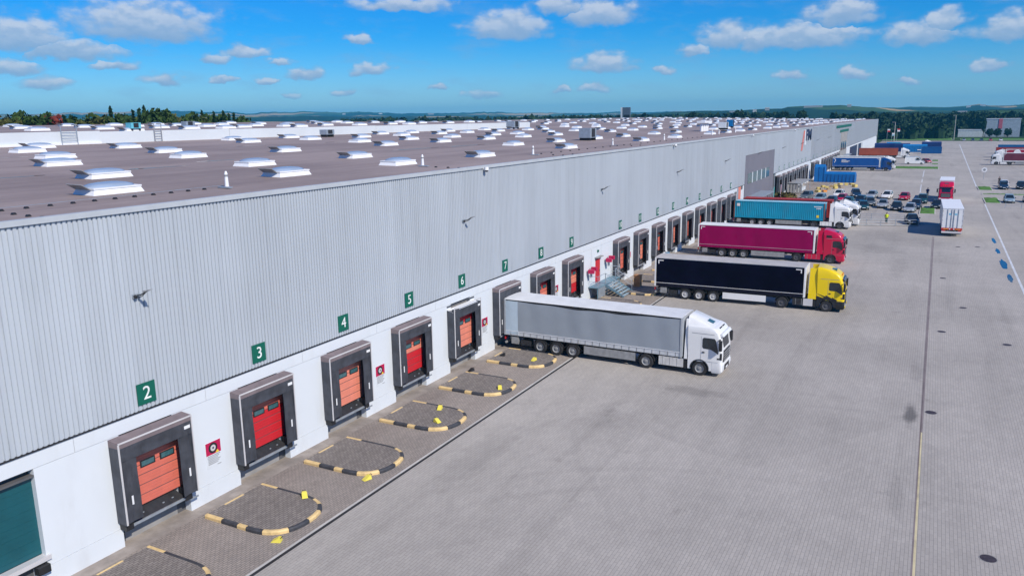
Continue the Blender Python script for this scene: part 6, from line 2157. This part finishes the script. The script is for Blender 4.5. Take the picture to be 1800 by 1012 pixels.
for (x, y, z, lab) in ((-162.8, 600, 18.8, 'round dark tree above the far roof, left one'), (-128.5, 600, 19.6, 'wide dark tree above the far roof'), (-131.5, 604, 18.6, 'lower dark tree next to the wide one above the far roof'), (-97.3, 600, 18.4, 'dark tree above the far roof, right part'), (-85.1, 600, 18.8, 'dark tree above the far roof near the ridge hall'),
                       (31.5, 622, 5.4, 'round dark tree before the grey hall, left of three'), (35.6, 622, 5.4, 'round dark tree before the grey hall, middle of three'), (41.5, 622, 5.4, 'round dark tree before the grey hall, right of three'), (27.6, 622, 10.0, 'narrow dark tree at the left corner of the grey hall')):
    t = thing('dark_tree', lab, 'tree', (x, y, 0), rnd.random() * 6, 'dark trees in the distance')
    s = .62 if y == 622 else 1.0
    c = put('crown', CR['d', int(abs(x)) % 3], t, (0, 0, max(z - 3.2 * s, 2.3)))
    c.scale = (s * .9, s * .9, s) if 'narrow' not in lab else (.3, .3, 1.2)
    put('trunk', trunk(max(z - 4, 2.0)), t)

# woods read as one mass
def woodland(name, spots, m, label, n=55, size=1.5):
    rr = random.Random(12)
    b = MB()
    for (x, y, z, r) in spots:
        for i in range(n):
            th = rr.uniform(0, 2 * math.pi)
            ph = math.acos(rr.uniform(-.15, 1))
            k = rr.uniform(.75, 1.05)
            p = Vector((x + r * k * math.sin(ph) * math.cos(th), y + r * k * math.sin(ph) * math.sin(th), z - r + r * k * math.cos(ph) * 1.1))
            nv = Vector((rr.uniform(-1, 1), rr.uniform(-1, 1), rr.uniform(-.1, 1))).normalized()
            s = size * rr.uniform(.5, 1.2)
            u = nv.orthogonal().normalized() * s
            w = nv.cross(u).normalized() * s
            b.add([p - u - w * .7, p + u - w * .5, p + u * .8 + w * .6, p - u * .7 + w], [(0, 1, 2, 3)])
        b.cyl((x, y, 0), (x, y, z - r), r * .75, r * .9, 7)
    o = b.build(name, m)
    tag(o, label, 'woodland', None, 'stuff')


sp = []
rr = random.Random(21)
for i in range(520):
    y = rr.uniform(660, 1050)
    x = rr.uniform(-75, 150) * (y / 700) if rr.random() < .8 else rr.uniform(-75, -10)
    top = 13.2 + rr.uniform(-3.0, 2.2) + (y - 660) * .004
    if x < -15 and y < 720:
        top += 1.5
    if 17 < x < 52 and y < 672:
        continue
    sp.append((x, y, top, rr.uniform(3.2, 5.5)))
for i in range(60):
    x = rr.uniform(-42, 8)
    sp.append((x, rr.uniform(575, 640), rr.uniform(6, 10), rr.uniform(2.5, 4)))
woodland('far_woods', sp, L_WOOD, 'dark green wood behind the end of the yard')
sp = []
for i in range(420):
    az = rr.uniform(-40, -9)
    D = rr.uniform(800, 1500)
    sp.append((D * math.sin(R(az)), D * math.cos(R(az)), 14.5 + rr.uniform(-2.5, 3.5) + max(0, (D - 900)) * .0015, rr.uniform(5, 9)))
woodland('roofline_woods', sp, L_WOOD, 'low dark green wood strip beyond the long roof', 45, 2.6)
sp = []
for i in range(300):
    az = rr.uniform(-64, -40)
    D = rr.uniform(700, 1500)
    sp.append((D * math.sin(R(az)), D * math.cos(R(az)), 11 + rr.uniform(-2.5, 3.5), rr.uniform(5, 9)))
woodland('valley_woods', sp, L_WOOD, 'green woods in the valley behind the left trees', 45, 2.6)

# ================================================================== HAZE
hb = MB().box(-9800, 9800, -9800, 9800, -1.5, 170)
hz = hb.build('haze', bpy.data.materials.new('haze'))
hm = hz.data.materials[0]
hm.use_nodes = True
for nn in list(hm.node_tree.nodes):
    if nn.type == 'BSDF_PRINCIPLED':
        hm.node_tree.nodes.remove(nn)
pv = hm.node_tree.nodes.new('ShaderNodeVolumePrincipled')
pv.inputs['Color'].default_value = (0.10, 0.62, 1.0, 1)
pv.inputs['Density'].default_value = 0.000105
pv.inputs['Anisotropy'].default_value = 0.0
hm.node_tree.links.new(pv.outputs[0], hm.node_tree.nodes['Material Output'].inputs['Volume'])
tag(hz, 'thin pale blue air over the whole site', 'haze', None, 'stuff')
